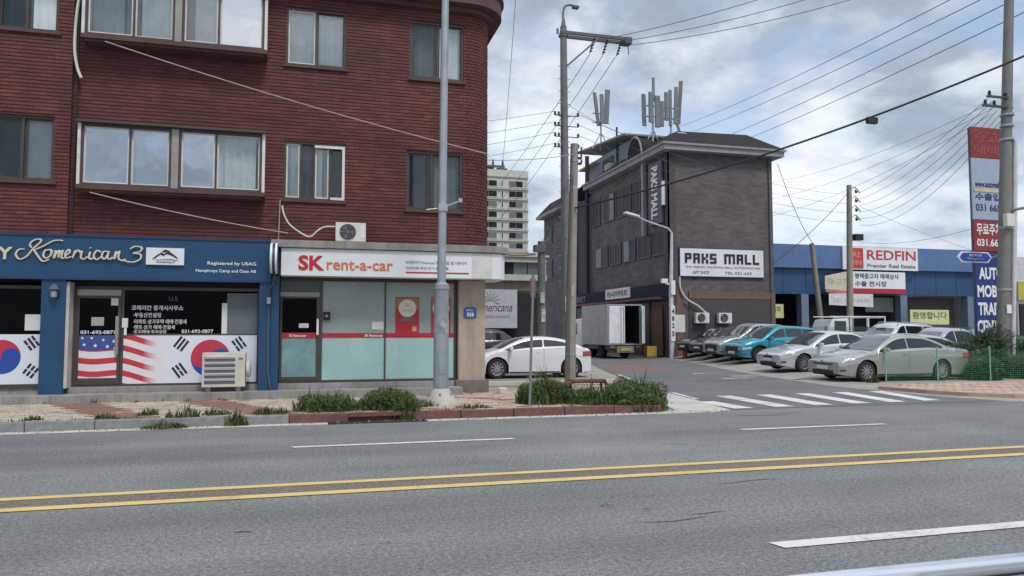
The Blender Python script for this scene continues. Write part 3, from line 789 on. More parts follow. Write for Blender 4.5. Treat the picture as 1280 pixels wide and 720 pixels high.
# fascia lettering
text('Y', m_cream, -6.17, -5.90, 3.03, 3.28, 16.9, shop, bold=.02, depth=.04)
for i, ch_ in enumerate('REALT'): text(ch_, m_cream, -7.75 + i * .32, -7.5 + i * .32, 3.03, 3.28, 16.9, shop, bold=.02, depth=.04)
text('Registered by USAG', m_wtext, -2.24, -1.25, 2.99, 3.08, 16.9, shop, bold=.012)
text('Humphreys Camp and Osan AB', m_wtext, -2.47, -1.25, 2.83, 2.915, 16.9, shop, bold=.012)
STR = [[(172, 122), (135, 125), (115, 160), (140, 192), (185, 172), (225, 118), (272, 68), (262, 50), (225, 60), (203, 90), (215, 112)],
       [(418, 58), (395, 55), (355, 60), (300, 92), (232, 128)], [(228, 124), (255, 165), (290, 205), (332, 190)],
       [(336, 122), (303, 130), (292, 165), (310, 183), (338, 165), (344, 132), (330, 120)], [(344, 135), (357, 133)],
       [(358, 184), (374, 128), (366, 182)], [(368, 165), (396, 127), (390, 180)], [(392, 162), (418, 125), (410, 178), (430, 180)],
       [(428, 168), (462, 142), (458, 120), (438, 142), (440, 180), (478, 168)],
       [(484, 182), (500, 124)], [(494, 152), (516, 124), (530, 132), (528, 142)],
       [(546, 126), (538, 172), (556, 186), (584, 168)], [(598, 102), (602, 107)], [(600, 132), (592, 172), (606, 186), (626, 172)],
       [(672, 134), (645, 124), (624, 160), (642, 188), (680, 166)],
       [(722, 130), (690, 130), (678, 165), (696, 184), (718, 150), (726, 126), (716, 174), (734, 184), (752, 168)],
       [(758, 184), (774, 128), (766, 182)], [(768, 162), (796, 126), (790, 176), (815, 192), (840, 182)],
       [(866, 108), (905, 88), (948, 98), (934, 126), (888, 138), (938, 146), (940, 178), (896, 202), (845, 198), (820, 186)]]
for si, s in enumerate(STR):
    P = catmull([(a, b, 0) for a, b in s], 5)
    W3 = [Vector((-5.84 + (q.x - 117) / 843 * 2.35, 16.878 - si * .0012, 3.455 - (q.y - 48) / 160 * .465 + (q.x - 117) / 843 * .02)) for q in P]
    n = len(W3); rad = []
    for i, q in enumerate(W3):
        d = (W3[min(i + 1, n - 1)] - W3[max(i - 1, 0)]).normalized()
        rad.append((.012 + .010 * abs(d.z)) * (1 if 0 < i < n - 1 else .6))
    obj('letter_stroke', MB().tube(W3, rad, 8), m_cream, shop, smooth=True)
lg = thing('logo_board', 'small white board with a dark mountain emblem on the blue fascia after the script lettering', 'sign board', (-3.07, 16.88, 2.98))
obj('board', MB().box(-3.44, -2.70, 16.85, 16.9, 2.98, 3.34), m_white, lg, bevel=.006)
mt = MB()
for P in ([(-3.32, 3.10), (-3.25, 3.17), (-3.14, 3.245), (-3.09, 3.21), (-3.02, 3.26), (-2.92, 3.22), (-2.82, 3.13), (-2.84, 3.12), (-2.95, 3.185), (-3.04, 3.215), (-3.10, 3.17), (-3.16, 3.20), (-3.26, 3.12)],
          [(-3.14, 3.27), (-3.06, 3.305), (-2.98, 3.28), (-2.96, 3.24), (-3.02, 3.27), (-3.08, 3.24)],
          [(-3.3, 3.085), (-2.95, 3.105), (-2.8, 3.075), (-2.95, 3.09)]): mt.prismy(P, 16.842, 16.85)
obj('mountain_emblem', mt, m_black, lg)
text('Komerican3', m_black, -3.24, -2.88, 3.02, 3.07, 16.85, lg, depth=.006, shear=.3)
wlp = thing('wall_lamp', 'small grey lantern lamp on the blue pillar left of the shop door', 'wall lamp', (-5.12, 16.9, 2.3))
obj('lamp_shade', MB().lathe([(.02, .26), (.05, .24), (.095, .17), (.1, .15), (.03, .145)], 12, c=(-5.12, 16.82, 2.28)), m_cableg, wlp, smooth=True)
obj('lantern', MB().lathe([(.03, 0), (.06, .02), (.065, .13), (.05, .15)], 12, c=(-5.12, 16.82, 2.26)), m_steel, wlp, smooth=True)
obj('bracket', MB().box(-5.14, -5.10, 16.82, 16.92, 2.34, 2.38), m_steel, wlp)

# ================================================================ car hire shopfront
sk = thing('shopfront', 'teal film shopfront with red stripe and posters under the white car hire sign', 'shopfront', (1.3, 17.3, .42))
teal = mat('teal_film', (.31, .49, .47), .28, var=.08, vs=.5, spec=.5, c2=(.40, .57, .56), c2s=.5)
grn = mat('grey_green_glass', (.27, .325, .315), .28, var=.1, vs=.6, c2=(.33, .39, .375), c2s=.7)
panel_x = [.17, 1.58, 3.2]
obj('frame', MB().box(-.75, 3.26, 17.27, 17.34, .42, .48).box(-.75, 3.26, 17.27, 17.34, 2.72, 2.82).box(.10, .17, 17.271, 17.339, .48, 2.72).box(1.565, 1.60, 17.271, 17.339, .48, 2.72).box(3.2, 3.26, 17.271, 17.339, .48, 2.72), m_frame, sk)
for a, b in ((.17, 1.565), (1.60, 3.2)):
    obj('lower_pane', MB().box(a, b, 17.30, 17.32, .48, 1.43), teal, sk)
    obj('upper_pane', MB().box(a, b, 17.30, 17.32, 1.54, 2.72), grn, sk)
    obj('red_stripe', MB().box(a, b, 17.295, 17.321, 1.43, 1.54), m_red, sk)
sd2 = MB().box(-.7, .04, 17.262, 17.328, 2.32, 2.36).box(-.75, -.70, 17.26, 17.33, .48, 2.36).box(.04, .10, 17.26, 17.33, .48, 2.36).box(-.7, .04, 17.26, 17.33, .48, .56)
d2 = obj('door', sd2, m_frame, sk)
obj('door_header', MB().box(-.75, .10, 17.25, 17.33, 2.362, 2.46), m_alu, sk)
obj('lower_pane', MB().box(-.70, .04, 17.29, 17.31, .56, 1.42), mat('teal_film_dark', (.16, .29, .30), .2, c2=(.22, .40, .38), c2s=.9), d2)
obj('red_stripe', MB().box(-.70, .04, 17.285, 17.311, 1.42, 1.55), m_red, d2)
obj('pane', MB().quad((-.70, 17.3, 1.55), (.04, 17.3, 1.55), (.04, 17.3, 2.36), (-.70, 17.3, 2.36)), g_shop, d2)
obj('handle', MB().box(.045, .09, 17.19, 17.25, 1.5, 1.86), m_white, d2)
obj('notice', MB().box(-.34, -.13, 17.28, 17.286, 1.66, 1.76), m_paper, d2)
obj('transom', MB().box(-.75, .10, 17.28, 17.32, 2.46, 2.72), mat('transom_green', (.06, .09, .075), .3), sk)
obj('back_wall', MB().box(-.88, 3.2, 18.6, 18.7, .3, 2.8), m_dark, sk)
text('SK Rent-a-car', m_wtext, -.55, -.18, 1.455, 1.515, 17.283, d2, depth=.003, bold=.02)
text('SK Rent-a-car', m_wtext, 1.12, 1.54, 1.455, 1.515, 17.293, sk, depth=.003, bold=.02)
obj('notice', MB().box(1.28, 1.55, 17.288, 17.296, 1.62, 1.80), m_paper, sk)
obj('intercom', MB().box(.19, .34, 17.24, 17.30, 1.83, 2.02), m_black, sk, bevel=.01)
obj('intercom_eye', MB().lathe([(.03, 0), (.03, -.01)], 12, 'Y', (.265, 17.24, 1.93)), m_steel, sk)
for x0, x1 in ((1.82, 2.37), (2.66, 3.12)):
    ps = thing('poster', 'red poster with pale round disc on the shop glass, %s the street light pole' % ('left of' if x0 < 2 else 'partly behind'), 'poster', (x0, 17.29, 1.5))
    obj('sheet', MB().box(x0, x1, 17.285, 17.295, 1.46, 2.38), m_red, ps)
    obj('upper_field', MB().box(x0 + .02, x1 - .02, 17.281, 17.286, 2.1, 2.36), mat('poster_ochre', (.32, .17, .09), .6), ps)
    cxp = (x0 + x1) / 2
    obj('disc', MB().lathe([(.205, 0), (.205, -.008)], 28, 'Y', (cxp, 17.28, 2.12)), mat('disc_cream', (.66, .62, .50), .5), ps)
    text('SK', mat('pale_brown', (.42, .34, .28), .6), cxp - .09, cxp + .09, 2.15, 2.23, 17.272, ps, depth=.003)
    text('렌터카', mat('pale_green', (.28, .38, .30), .6), cxp - .13, cxp + .13, 2.03, 2.10, 17.272, ps, depth=.003)
    obj('car_picture', MB().prismy([(cxp - .18, 1.84), (cxp - .12, 1.88), (cxp - .02, 1.93), (cxp + .08, 1.92), (cxp + .17, 1.86), (cxp + .18, 1.82), (cxp - .17, 1.81)], 17.279, 17.285), mat('car_print', (.12, .12, .13), .5), ps)
    text('장기', m_red, cxp - .2, cxp - .02, 1.6, 1.72, 17.284, ps, depth=.002)
    obj('badge', MB().box(x1 - .16, x1 - .06, 17.279, 17.285, 1.58, 1.69), mat('badge_orange', (.6, .3, .16), .5), ps)
sg = thing('shop_sign', 'long white box sign with red and orange lettering above the car hire shop', 'shop sign', (1.7, 16.7, 2.78))
obj('sign_box', MB().prism([(-.72, 16.62), (3.98, 16.62), (4.2, 16.68), (4.34, 16.9), (4.34, 17.9), (3.9, 17.9), (3.9, 17.09), (-.72, 17.09)], 2.79, 3.39), m_white, sg, bevel=.01)
obj('end_section', MB().box(3.50, 3.975, 16.612, 16.62, 2.80, 3.38), mat('old_white', (.60, .61, .56), .5, var=.08, dirt=.15), sg)
text('SK', m_red, -.36, .19, 2.91, 3.24, 16.62, sg, bold=.035, depth=.012)
text('rent-a-car', m_orange, .24, 1.68, 2.93, 3.14, 16.62, sg, bold=.012, depth=.012)
text('SK렌터카 Premium 평택지점 장기렌터카', m_grayprint, 1.97, 3.38, 3.10, 3.18, 16.62, sg, depth=.006)
text('대표전화 무인·단기·장기렌트', m_grayprint, 1.97, 2.95, 2.975, 3.045, 16.62, sg, depth=.006)
obj('red_rule', MB().box(1.97, 3.42, 16.612, 16.62, 2.895, 2.925), m_red, sg)
rs = thing('round_sign', 'round blue and white projecting sign seen edge-on between the two shopfronts', 'sign', (-.86, 16.6, 2.85))
obj('sign_body', MB().lathe([(.30, -.085), (.315, -.07), (.315, .07), (.30, .085)], 32, 'X', (-.86, 16.55, 3.15)), m_bluedk, rs, smooth=True)
obj('rim', MB().lathe([(.318, -.075), (.33, -.07), (.33, -.03), (.318, -.025)], 32, 'X', (-.86, 16.55, 3.15)), m_white, rs, smooth=True)
obj('rim', MB().lathe([(.318, .025), (.33, .03), (.33, .07), (.318, .075)], 32, 'X', (-.86, 16.55, 3.15)), m_white, rs, smooth=True)
obj('bracket', MB().box(-.88, -.84, 16.8, 16.92, 3.1, 3.2), m_steel, rs)
pl = tag(obj('number_plate', MB().prismy([(3.40, 1.90), (3.70, 1.90), (3.70, 2.10), (3.66, 2.15), (3.44, 2.15), (3.40, 2.10)], 17.075, 17.098), mat('plate_blue', (.02, .08, .26), .4)), 'small blue house number plate on the stone pillar', 'number plate')
text('558', m_wtext, 3.47, 3.64, 1.93, 2.02, 17.075, pl, depth=.004, bold=.02); text('평택로', m_wtext, 3.46, 3.62, 2.05, 2.10, 17.075, pl, depth=.004)
hp = tag(obj('conduit', MB().tube(catmull([(-.84, 16.86, 2.85), (-.9, 16.85, 2.6), (-1.0, 16.87, 2.45), (-.98, 16.88, 2.3), (-.97, 16.88, .9), (-.93, 16.87, .5), (-.9, 16.86, .3)]), .014, 6), m_cableg), 'thin grey cable conduit running down the blue pillar beside the round sign', 'conduit')
obj('junction_box', MB().box(-1.01, -.93, 16.82, 16.9, 2.18, 2.32), m_steel, hp)
# ================================================================ air conditioners
def ac_wall(name, label, x, y, z, w=.67, h=.46, d=.26):
    a = thing(name, label, 'air conditioner', (x, y, z))
    obj('casing', MB().box(x, x + w, y, y + d, z + .02, z + h), m_whitep, a, bevel=.012)
    cxx, czz, r = x + w * .40, z + h * .52, h * .40
    obj('fan_opening', MB().lathe([(r, -.001), (r, -.006)], 24, 'Y', (cxx, y, czz)), m_black, a)
    g = MB()
    for k in range(5):
        rr = r * (k + 1) / 5
        ring = [(cxx + rr * math.cos(2 * PI * q / 20), y - .012, czz + rr * math.sin(2 * PI * q / 20)) for q in range(21)]
        g.tube(ring, .004, 4, cap=False)
    for q in range(6):
        g.box(cxx - .003, cxx + .003, y - .016, y - .01, czz - .001, czz) if 0 else g.tube([(cxx, y - .012, czz), (cxx + r * math.cos(q * PI / 3), y - .012, czz + r * math.sin(q * PI / 3))], .004, 4)
    obj('fan_guard', g, m_steel, a)
    bl_ = MB()
    for q in range(3):
        an = q * 2 * PI / 3
        bl_.add([(cxx + .03 * math.cos(an), y - .007, czz + .03 * math.sin(an)), (cxx + r * .85 * math.cos(an - .4), y - .009, czz + r * .85 * math.sin(an - .4)), (cxx + r * .85 * math.cos(an + .5), y - .007, czz + r * .85 * math.sin(an + .5))], [(0, 1, 2)])
    obj('fan_blades', bl_, m_cableg, a)
    obj('service_panel', MB().box(x + w * .82, x + w * .97, y - .006, y, z + .1, z + h - .06), m_white, a)
    obj('feet', MB().box(x + .06, x + .12, y, y + d, z, z + .02).box(x + w - .12, x + w - .06, y, y + d, z, z + .02), m_steel, a)
    return a
ac_wall('air_conditioner', 'white outdoor unit with round fan standing on the cornice above the car hire sign', .42, 16.68, 3.56, .66, .44)
a = thing('air_conditioner', 'large cream outdoor unit with horizontal louvres on the step before the flag window', 'air conditioner', (-1.85, 16.72, .30))
obj('casing', MB().box(-2.28, -1.42, 16.74, 17.05, .40, 1.13), mat('cream_casing', (.56, .54, .46), .5, dirt=.3, streak=.2), a, bevel=.012)
lv = MB()
for k in range(5):
    z0 = .47 + k * .118
    lv.box(-2.23, -1.62, 16.725, 16.74, z0 + .062, z0 + .104)
    lv.add([(-2.23, 16.739, z0 + .06), (-1.62, 16.739, z0 + .06), (-1.62, 16.70, z0 + .10), (-2.23, 16.70, z0 + .10)], [(0, 1, 2, 3)])
obj('louvres', lv, m_white, a)
obj('dark_slots', (lambda m: [m.box(-2.23, -1.62, 16.735, 16.741, .468 + k * .118, .526 + k * .118) for k in range(5)] and m)(MB()), m_cableg, a)
obj('side_cover', MB().lathe([(.02, .0), (.17, .02), (.2, .07), (.16, .1)], 14, 'X', (-1.42, 16.9, .78)), m_whitep, a, smooth=True)
obj('feet', MB().box(-2.2, -2.1, 16.74, 17.0, .30, .40).box(-1.6, -1.5, 16.74, 17.0, .30, .40), m_cableg, a)
obj('badge', MB().box(-1.56, -1.46, 16.735, 16.74, .98, 1.02), m_grayprint, a)
tag(obj('refrigerant_pipe', MB().tube(catmull([(-.73, 16.95, 4.36), (-.7, 16.93, 4.2), (-.58, 16.92, 3.96), (-.32, 16.92, 3.76), (-.12, 16.92, 3.69), (.05, 16.92, 3.84), (.2, 16.92, 3.92), (.43, 16.85, 3.92)]), .018, 6), m_whitep), 'white looping pipe from the brick wall to the unit on the cornice', 'pipe')
tag(obj('refrigerant_pipe', MB().tube(catmull([(-4.86, 16.98, 8.9), (-4.93, 16.97, 8.2), (-4.94, 16.96, 7.5), (-4.88, 16.96, 7.1), (-4.80, 16.96, 6.88)]), .03, 6), m_whitep), 'thick white pipe hanging down the brick wall at the left of the upper bay', 'pipe')
# ================================================================ dark brick mall building
m_dkbrick = bpy.data.materials.new('dark_grey_brick'); m_dkbrick.use_nodes = True
def build_far_brick(m, c1, c2, mort):
    t = m.node_tree; p = t.nodes['Principled BSDF']; g = t.nodes.new('ShaderNodeNewGeometry')
    s = t.nodes.new('ShaderNodeSeparateXYZ'); L(t, g.outputs['Position'], s.inputs[0])
    cb = t.nodes.new('ShaderNodeCombineXYZ'); L(t, math_n(t, 'ADD', s.outputs[0], s.outputs[1]), cb.inputs[0]); L(t, s.outputs[2], cb.inputs[1])
    b = t.nodes.new('ShaderNodeTexBrick'); L(t, cb.outputs[0], b.inputs['Vector'])
    b.inputs['Color1'].default_value = (*c1, 1); b.inputs['Color2'].default_value = (*c2, 1); b.inputs['Mortar'].default_value = (*mort, 1)
    b.inputs['Scale'].default_value = 1; b.inputs['Brick Width'].default_value = .46; b.inputs['Row Height'].default_value = .15; b.inputs['Mortar Size'].default_value = .012
    n = noise_n(t, g.outputs['Position'], .7, 6, .65)
    c = mix_c(t, 1.0, b.outputs[0], ramp(t, n, [(.3, (.75, .75, .76)), (.7, (1.25, 1.22, 1.2))]), 'MULTIPLY')
    L(t, c, p.inputs['Base Color']); p.inputs['Roughness'].default_value = .85
build_far_brick(m_dkbrick, (.125, .108, .108), (.082, .071, .073), (.12, .113, .112))
m_rooft = mat('dark_shingle', (.028, .026, .029), .9, spec=.2, var=.25, vs=2, streak=.3)
m_whitetrim = mat('weathered_trim', (.27, .265, .27), .7, var=.1, vs=1, streak=.4)
m_brownband = mat('brown_band', (.15, .095, .075), .8, var=.15)
g_far = mat('far_pane', (.014, .017, .020), .35, var=.4, vs=.8, spec=.18)
g_far2 = mat('far_pane_pale', (.11, .125, .13), .3, var=.3, vs=1.5)
mall = thing('mall_building', 'three storey dark brick building with white eave and dark hipped roof beyond the side street', 'building', (23, 38.5, 0))
obj('wall', MB().box(19.72, 26.6, 38.5, 51.0, 0, 12.0), m_dkbrick, mall)
obj('wall', MB().box(19.9, 26.6, 51.003, 54.4, 0, 11.6), mat('shaft_dark', (.05, .048, .05), .8), mall)
obj('wall', MB().box(19.72, 27, 54.403, 62.5, 0, 11.5), m_dkbrick, mall)
obj('corner_pilaster', MB().box(19.64, 20.1, 38.42, 38.5, 0, 12.0).box(19.64, 19.72, 38.42, 38.9, 0, 12.0), mat('pilaster_dark', (.07, .063, .06), .85, var=.2), mall)
obj('eave', MB().box(19.2, 27.1, 37.95, 51.2, 12.0, 12.3).box(19.1, 27.2, 37.85, 51.3, 12.302, 12.42), m_whitetrim, mall)
rfm = MB().add([(19.15, 37.9, 12.42), (27.15, 37.9, 12.42), (27.15, 51.2, 12.42), (19.15, 51.2, 12.42), (21.2, 40.2, 13.75), (26.0, 40.2, 13.85), (25.6, 44, 13.85), (20.8, 44, 13.7)],
               [(0, 1, 5, 4), (1, 2, 6, 5), (4, 5, 6, 7), (3, 0, 4, 7), (2, 3, 7, 6)])
obj('roof', rfm, m_rooft, mall)
obj('roof_patch', MB().add([(20.85, 39.62, 13.46), (21.6, 39.62, 13.46), (21.5, 39.85, 13.60), (21.1, 39.85, 13.60)], [(0, 1, 2, 3)]), m_whitetrim, mall)
obj('eave', MB().box(19.1, 27.1, 54.2, 63, 11.5, 11.75), m_whitetrim, mall)
obj('roof', MB().prismy([(19.1, 11.76), (27, 11.76), (26, 13.0), (20.3, 13.0)], 54.3, 62.6), m_rooft, mall)
am = MB().prismx([(42.9 + 1.1 * math.cos(PI * k / 12), 12.4 + 1.5 * math.sin(PI * k / 12)) for k in range(13)], 19.6, 20.6)
dm = obj('dormer', am, m_rooft, mall)
obj('dormer_rim', MB().tube([(19.58, 42.9 + 1.14 * math.cos(PI * k / 12), 12.4 + 1.54 * math.sin(PI * k / 12)) for k in range(13)], .06, 6), m_whitetrim, dm)
rr = MB().box(20.6, 25.5, 46.0, 54.4, 12.3, 14.6)
rt = obj('rooftop_room', rr, mat('rooftop_metal', (.16, .19, .22), .6, var=.15, vs=1.2, streak=.4), mall)
obj('room_roof', MB().add([(20.0, 45.4, 14.8), (26.1, 45.4, 14.8), (26.1, 54.9, 15.7), (20.0, 54.9, 15.7), (20.0, 45.4, 14.92), (26.1, 45.4, 14.92), (26.1, 54.9, 15.82), (20.0, 54.9, 15.82)],
                          [(0, 3, 2, 1), (4, 5, 6, 7), (0, 1, 5, 4), (1, 2, 6, 5), (2, 3, 7, 6), (3, 0, 4, 7)]), m_whitetrim, rt)
obj('room_window', MB().box(20.55, 20.6, 48.6, 50.6, 13.2, 14.2), g_far, rt)
obj('water_tank', MB().lathe([(.45, 0), (.5, .1), (.5, .7), (.3, .85), (.1, .9)], 14, c=(20.4, 48.6, 12.7)), mat('tank_cream', (.42, .38, .24), .6, dirt=.3), mall, smooth=True)
obj('awning', MB().box(20.1, 20.6, 51.5, 54.6, 14.2, 14.32), mat('awning_tan', (.40, .34, .27), .7), mall)
for (ya, yb, pale) in ((46.4, 48.2, 1), (43.6, 46.1, 0), (42.2, 43.4, 0), (49, 50.4, 0)):
    wn = obj('window', MB().box(19.64, 19.72, ya, yb, 9.15, 9.22).box(19.64, 19.72, ya, yb, 11.03, 11.1).box(19.64, 19.72, ya, ya + .08, 9.22, 11.03).box(19.64, 19.72, yb - .08, yb, 9.22, 11.03).box(19.645, 19.72, (ya + yb) / 2 - .04, (ya + yb) / 2 + .04, 9.22, 11.03), m_frame, mall)
    obj('pane', MB().box(19.66, 19.70, ya + .08, (ya + yb) / 2 - .04, 9.22, 11.03), g_far2 if pale else g_far, wn)
    obj('pane', MB().box(19.66, 19.70, (ya + yb) / 2 + .04, yb - .08, 9.22, 11.03), g_far, wn)
for (ya, yb, pale) in ((47.6, 50, 1), (45.3, 47.2, 0), (43.0, 45.0, 1), (40.8, 42.6, 0), (38.9, 40.6, 0)):
    wn = obj('window', MB().box(19.64, 19.72, ya, yb, 6.05, 6.12).box(19.64, 19.72, ya, yb, 7.43, 7.5).box(19.64, 19.72, ya, ya + .08, 6.12, 7.43).box(19.64, 19.72, yb - .08, yb, 6.12, 7.43).box(19.645, 19.72, (ya + yb) / 2 - .04, (ya + yb) / 2 + .04, 6.12, 7.43), m_frame, mall)
    obj('pane', MB().box(19.66, 19.70, ya + .08, (ya + yb) / 2 - .04, 6.12, 7.43), g_far, wn)
    obj('pane', MB().box(19.66, 19.70, (ya + yb) / 2 + .04, yb - .08, 6.12, 7.43), g_far2 if pale else g_far, wn)
for (ya, yb) in ((55, 56.6), (57.4, 59), (60, 61.6)):
    for z in (6.1, 9.1):
        wn = obj('window', MB().box(19.66, 19.72, ya, yb, z, z + 1.6), m_frame, mall); obj('pane', MB().box(19.64, 19.66, ya + .1, yb - .1, z + .1, z + 1.5), g_far, wn)
obj('downpipe', MB().tube([(19.5, 51.1, 14.6), (19.5, 51.1, 4)], .16, 8), m_black, mall)
obj('downpipe', MB().tube([(20.5, 47.8, 16.0), (20.5, 47.8, 12.4)], .07, 8), m_black, mall)
obj('sign_band', MB().box(19.3, 19.72, 38.4, 54.5, 3.55, 4.3), mat('band_navy', (.012, .014, .028), .7, spec=.2), mall)
obj('canopy_edge', MB().box(18.9, 19.72, 38.6, 54.5, 3.40, 3.54), mat('canopy_red', (.13, .05, .06), .7), mall)
ds = MB()
for k in range(7): ds.box(19.66, 19.72, 38.9 + k * 2.2, 40.7 + k * 2.2, .2, 3.3)
obj('shop_window', ds, g_far, mall)
obj('wood_door', MB().box(19.6, 19.66, 39.3, 40.5, .1, 3.1), mat('wood_brown', (.16, .09, .055), .7), mall)
obj('brown_beam', MB().box(20.9, 26.55, 38.42, 38.5, 3.45, 3.85).box(26.3, 26.6, 38.41, 38.5, 0, 3.85).box(20.1, 20.5, 38.41, 38.5, 0, 4.2), m_brownband, mall)
obj('dark_panel', MB().box(20.9, 26.28, 38.44, 38.5, .3, 3.45), mat('dark_shutter', (.06, .055, .058), .7, var=.15), mall)
obj('door_notice', MB().box(19.93, 20.6, 38.39, 38.41, 1.5, 2.5), m_paper, mall)
obj('cable_conduit', MB().tube(catmull([(20.25, 38.3, 4.7), (20.3, 38.3, 4.0), (20.7, 38.28, 3.4), (21.4, 38.25, 3.0), (21.9, 38.25, 2.6)]), .05, 6), m_whitep, mall)
bs_ = tag(obj('wall_sign', MB().box(19.22, 19.3, 43.0, 47.0, 3.68, 4.36), m_whitep), 'dirty white panel on the dark sign band over the parked truck', 'sign')
text('아시아마트', m_black, 43.3, 46.7, 3.8, 4.22, 19.22, bs_, side='X', bold=.02)
text('MARKET', mat('faded', (.3, .3, .32), .7), 51, 54, 3.7, 4.1, 19.28, mall, side='X')
ms = thing('wall_sign', 'white sign board with blocky black capitals on the dark brick front wall', 'sign', (23, 38.4, 4.75))
obj('board', MB().box(20.33, 25.80, 38.36, 38.46, 4.75, 6.35), m_white, ms)
obj('border', MB().box(20.28, 25.85, 38.38, 38.47, 4.70, 6.40), m_bluedk, ms)
def block_letters(s, x0, x1, z0, z1, y, m, parent, th=.13):
    G = {'P': ['111', '101', '111', '100', '100'], 'A': ['111', '101', '111', '101', '101'], 'K': ['101', '101', '110', '101', '101'], 'S': ['111', '100', '111', '001', '111'],
         'M': ['11111', '10101', '10101', '10101', '10101'], 'L': ['100', '100', '100', '100', '111'], ' ': ['00']}
    tot = sum(len(G[c][0]) + .8 for c in s); u = (x1 - x0) / tot; v = (z1 - z0) / 5; mb = MB(); x = x0
    for c in s:
        for r, rowb in enumerate(G[c]):
            run = None
            for q in range(len(rowb) + 1):
                on = q < len(rowb) and rowb[q] == '1'
                if on and run is None: run = q
                if not on and run is not None:
                    mb.box(x + run * u + .003, x + q * u - .003, y - .03, y - .0005 * r, z1 - (r + 1) * v - .002, z1 - r * v); run = None
        x += (len(G[c][0]) + .8) * u
    return obj('lettering', mb, m, parent)
block_letters('PAKS MALL', 20.62, 25.62, 5.50, 6.08, 38.36, m_black, ms)
text('THE TRENDY SHOPPING MALL IN PYEONGTAEK', m_grayprint, 20.62, 25.6, 5.22, 5.34, 38.36, ms, bold=.01)
text('GIFT SHOP', m_grayprint, 21.1, 22.2, 4.88, 5.06, 38.36, ms, bold=.02); text('TEL 031-655', m_grayprint, 23.2, 25.0, 4.88, 5.04, 38.36, ms, bold=.02)
vs_ = thing('vertical_sign', 'tall narrow vertical sign with white lettering on the side wall near the corner', 'sign', (19.5, 40, 7.9))
obj('sign_back', MB().box(19.46, 19.62, 38.95, 40.6, 7.9, 11.6), mat('sign_dark', (.09, .09, .10), .6), vs_)
obj('side_rail', MB().box(19.40, 19.62, 41.25, 41.55, 7.4, 11.9), m_whitetrim, vs_)
obj('side_rail', MB().box(19.44, 19.62, 38.72, 38.88, 8.9, 10.3), m_white, vs_)
text('PAKS MALL', m_wtext, 39.35, 40.15, 8.2, 11.35, 19.45, vs_, side='V', bold=.03, depth=.04)
for x in (21.15, 22.62): ac_wall('air_conditioner', 'white outdoor unit behind the cars, %s' % ('the one nearer the white street light' if x < 22 else 'the further one'), x, 38.1, 2.0, .85, .62)
for x in (21.15, 22.62): pass
obj('downpipe', MB().tube([(26.35, 38.42, 11.9), (26.35, 38.42, .2)], .05, 8), m_cableg, mall)
# antennas
def antenna(label, x, y, z0, z1, panels):
    a = thing('mobile_antenna', label, 'antenna', (x, y, z0))
    obj('mast', MB().tube([(x, y, z0), (x, y, z1)], .07, 8), m_steel, a)
    for s_ in (-.7, .7): obj('brace', MB().tube([(x + s_, y, z0), (x, y, z0 + 1.3)], .04, 6), m_steel, a)
    obj('rack', MB().tube([(x - .7, y, (z0 + z1) / 2 + .2), (x + .7, y, (z0 + z1) / 2 + .2)], .04, 6).tube([(x - .7, y, (z0 + z1) / 2 + .9), (x + .7, y, (z0 + z1) / 2 + .9)], .04, 6), m_steel, a)
    for (dx, dy, za, zb, tilt, rz, pw) in panels:
        M = Matrix.Translation((x + dx, y + dy, (za + zb) / 2)) @ Matrix.Rotation(rz, 4, 'Z') @ Matrix.Rotation(tilt, 4, 'Y')
        pn = obj('panel', MB().mbox(M, pw * .82, .12, zb - za), m_antenna, a, bevel=.02)
        for dz in (.3, -.3): obj('panel_bracket', MB().mbox(M @ Matrix.Translation((0, .12, dz)), .05, .16, .05), m_steel, pn)
m_antenna = mat('antenna_grey', (.17, .185, .20), .6, streak=.2)
antenna('mobile phone antenna cluster with flared panels on the left of the mall roof', 20.35, 50.4, 15.0, 18.6, [(-.42, -.2, 16.7, 19.2, -.16, .4, .34), (-.02, -.3, 16.9, 19.1, -.03, 0, .36), (.40, -.2, 16.9, 19.5, .05, -.3, .46)])
antenna('dense cluster of grey antenna panels with tall whip on the mall roof ridge, left half', 21.15, 43.4, 13.4, 17.3, [(-.62, 0, 14.9, 17.0, -.03, .5, .40), (-.2, -.2, 15.1, 17.1, 0, .2, .44), (.25, -.2, 14.8, 16.9, 0, 0, .44), (.12, .1, 16.6, 18.2, 0, 0, .2), (.62, -.1, 14.9, 16.6, .0, -.2, .3)])
antenna('group of slim upright antenna panels on the mall roof ridge, right half', 22.45, 43.4, 13.4, 17.2, [(-.42, -.2, 15.3, 17.2, 0, .3, .3), (-.08, -.1, 15.0, 17.4, 0, 0, .26), (.26, -.2, 15.1, 17.6, .04, -.2, .28), (.66, 0, 15.2, 18.1, .07, -.4, .32), (.6, 0, 14.0, 15.5, -.3, -.2, .2)])

# ================================================================ cream building behind, apartment tower
m_cream_w = mat('cream_wall', (.42, .41, .36), .85, var=.1, vs=.6, streak=.3)
cb_ = thing('shop_building', 'low cream building with a banner and dark doorway behind the white hatchback', 'building', (8, 36, 0))
obj('wall', MB().box(1, 11.2, 36, 46, 3.62, 4.12).box(9.92, 11.2, 36.1, 46, .0, 3.62).box(1, 8.2, 36.1, 46, 0, 3.62).box(1, 11.0, 36.3, 46, 4.3, 5.6), mat('beige_wall', (.24, .21, .17), .85, var=.15, vs=1, streak=.4), cb_)
obj('balcony_band', MB().box(1, 11.4, 35.7, 36.6, 4.12, 4.42).box(1, 11.4, 35.7, 36.6, 5.05, 5.3), m_cream_w, cb_)
obj('balcony_post', MB().box(8.8, 8.95, 35.75, 35.9, 4.42, 5.05).box(11.2, 11.38, 35.75, 35.9, 4.42, 5.05), m_cream_w, cb_)
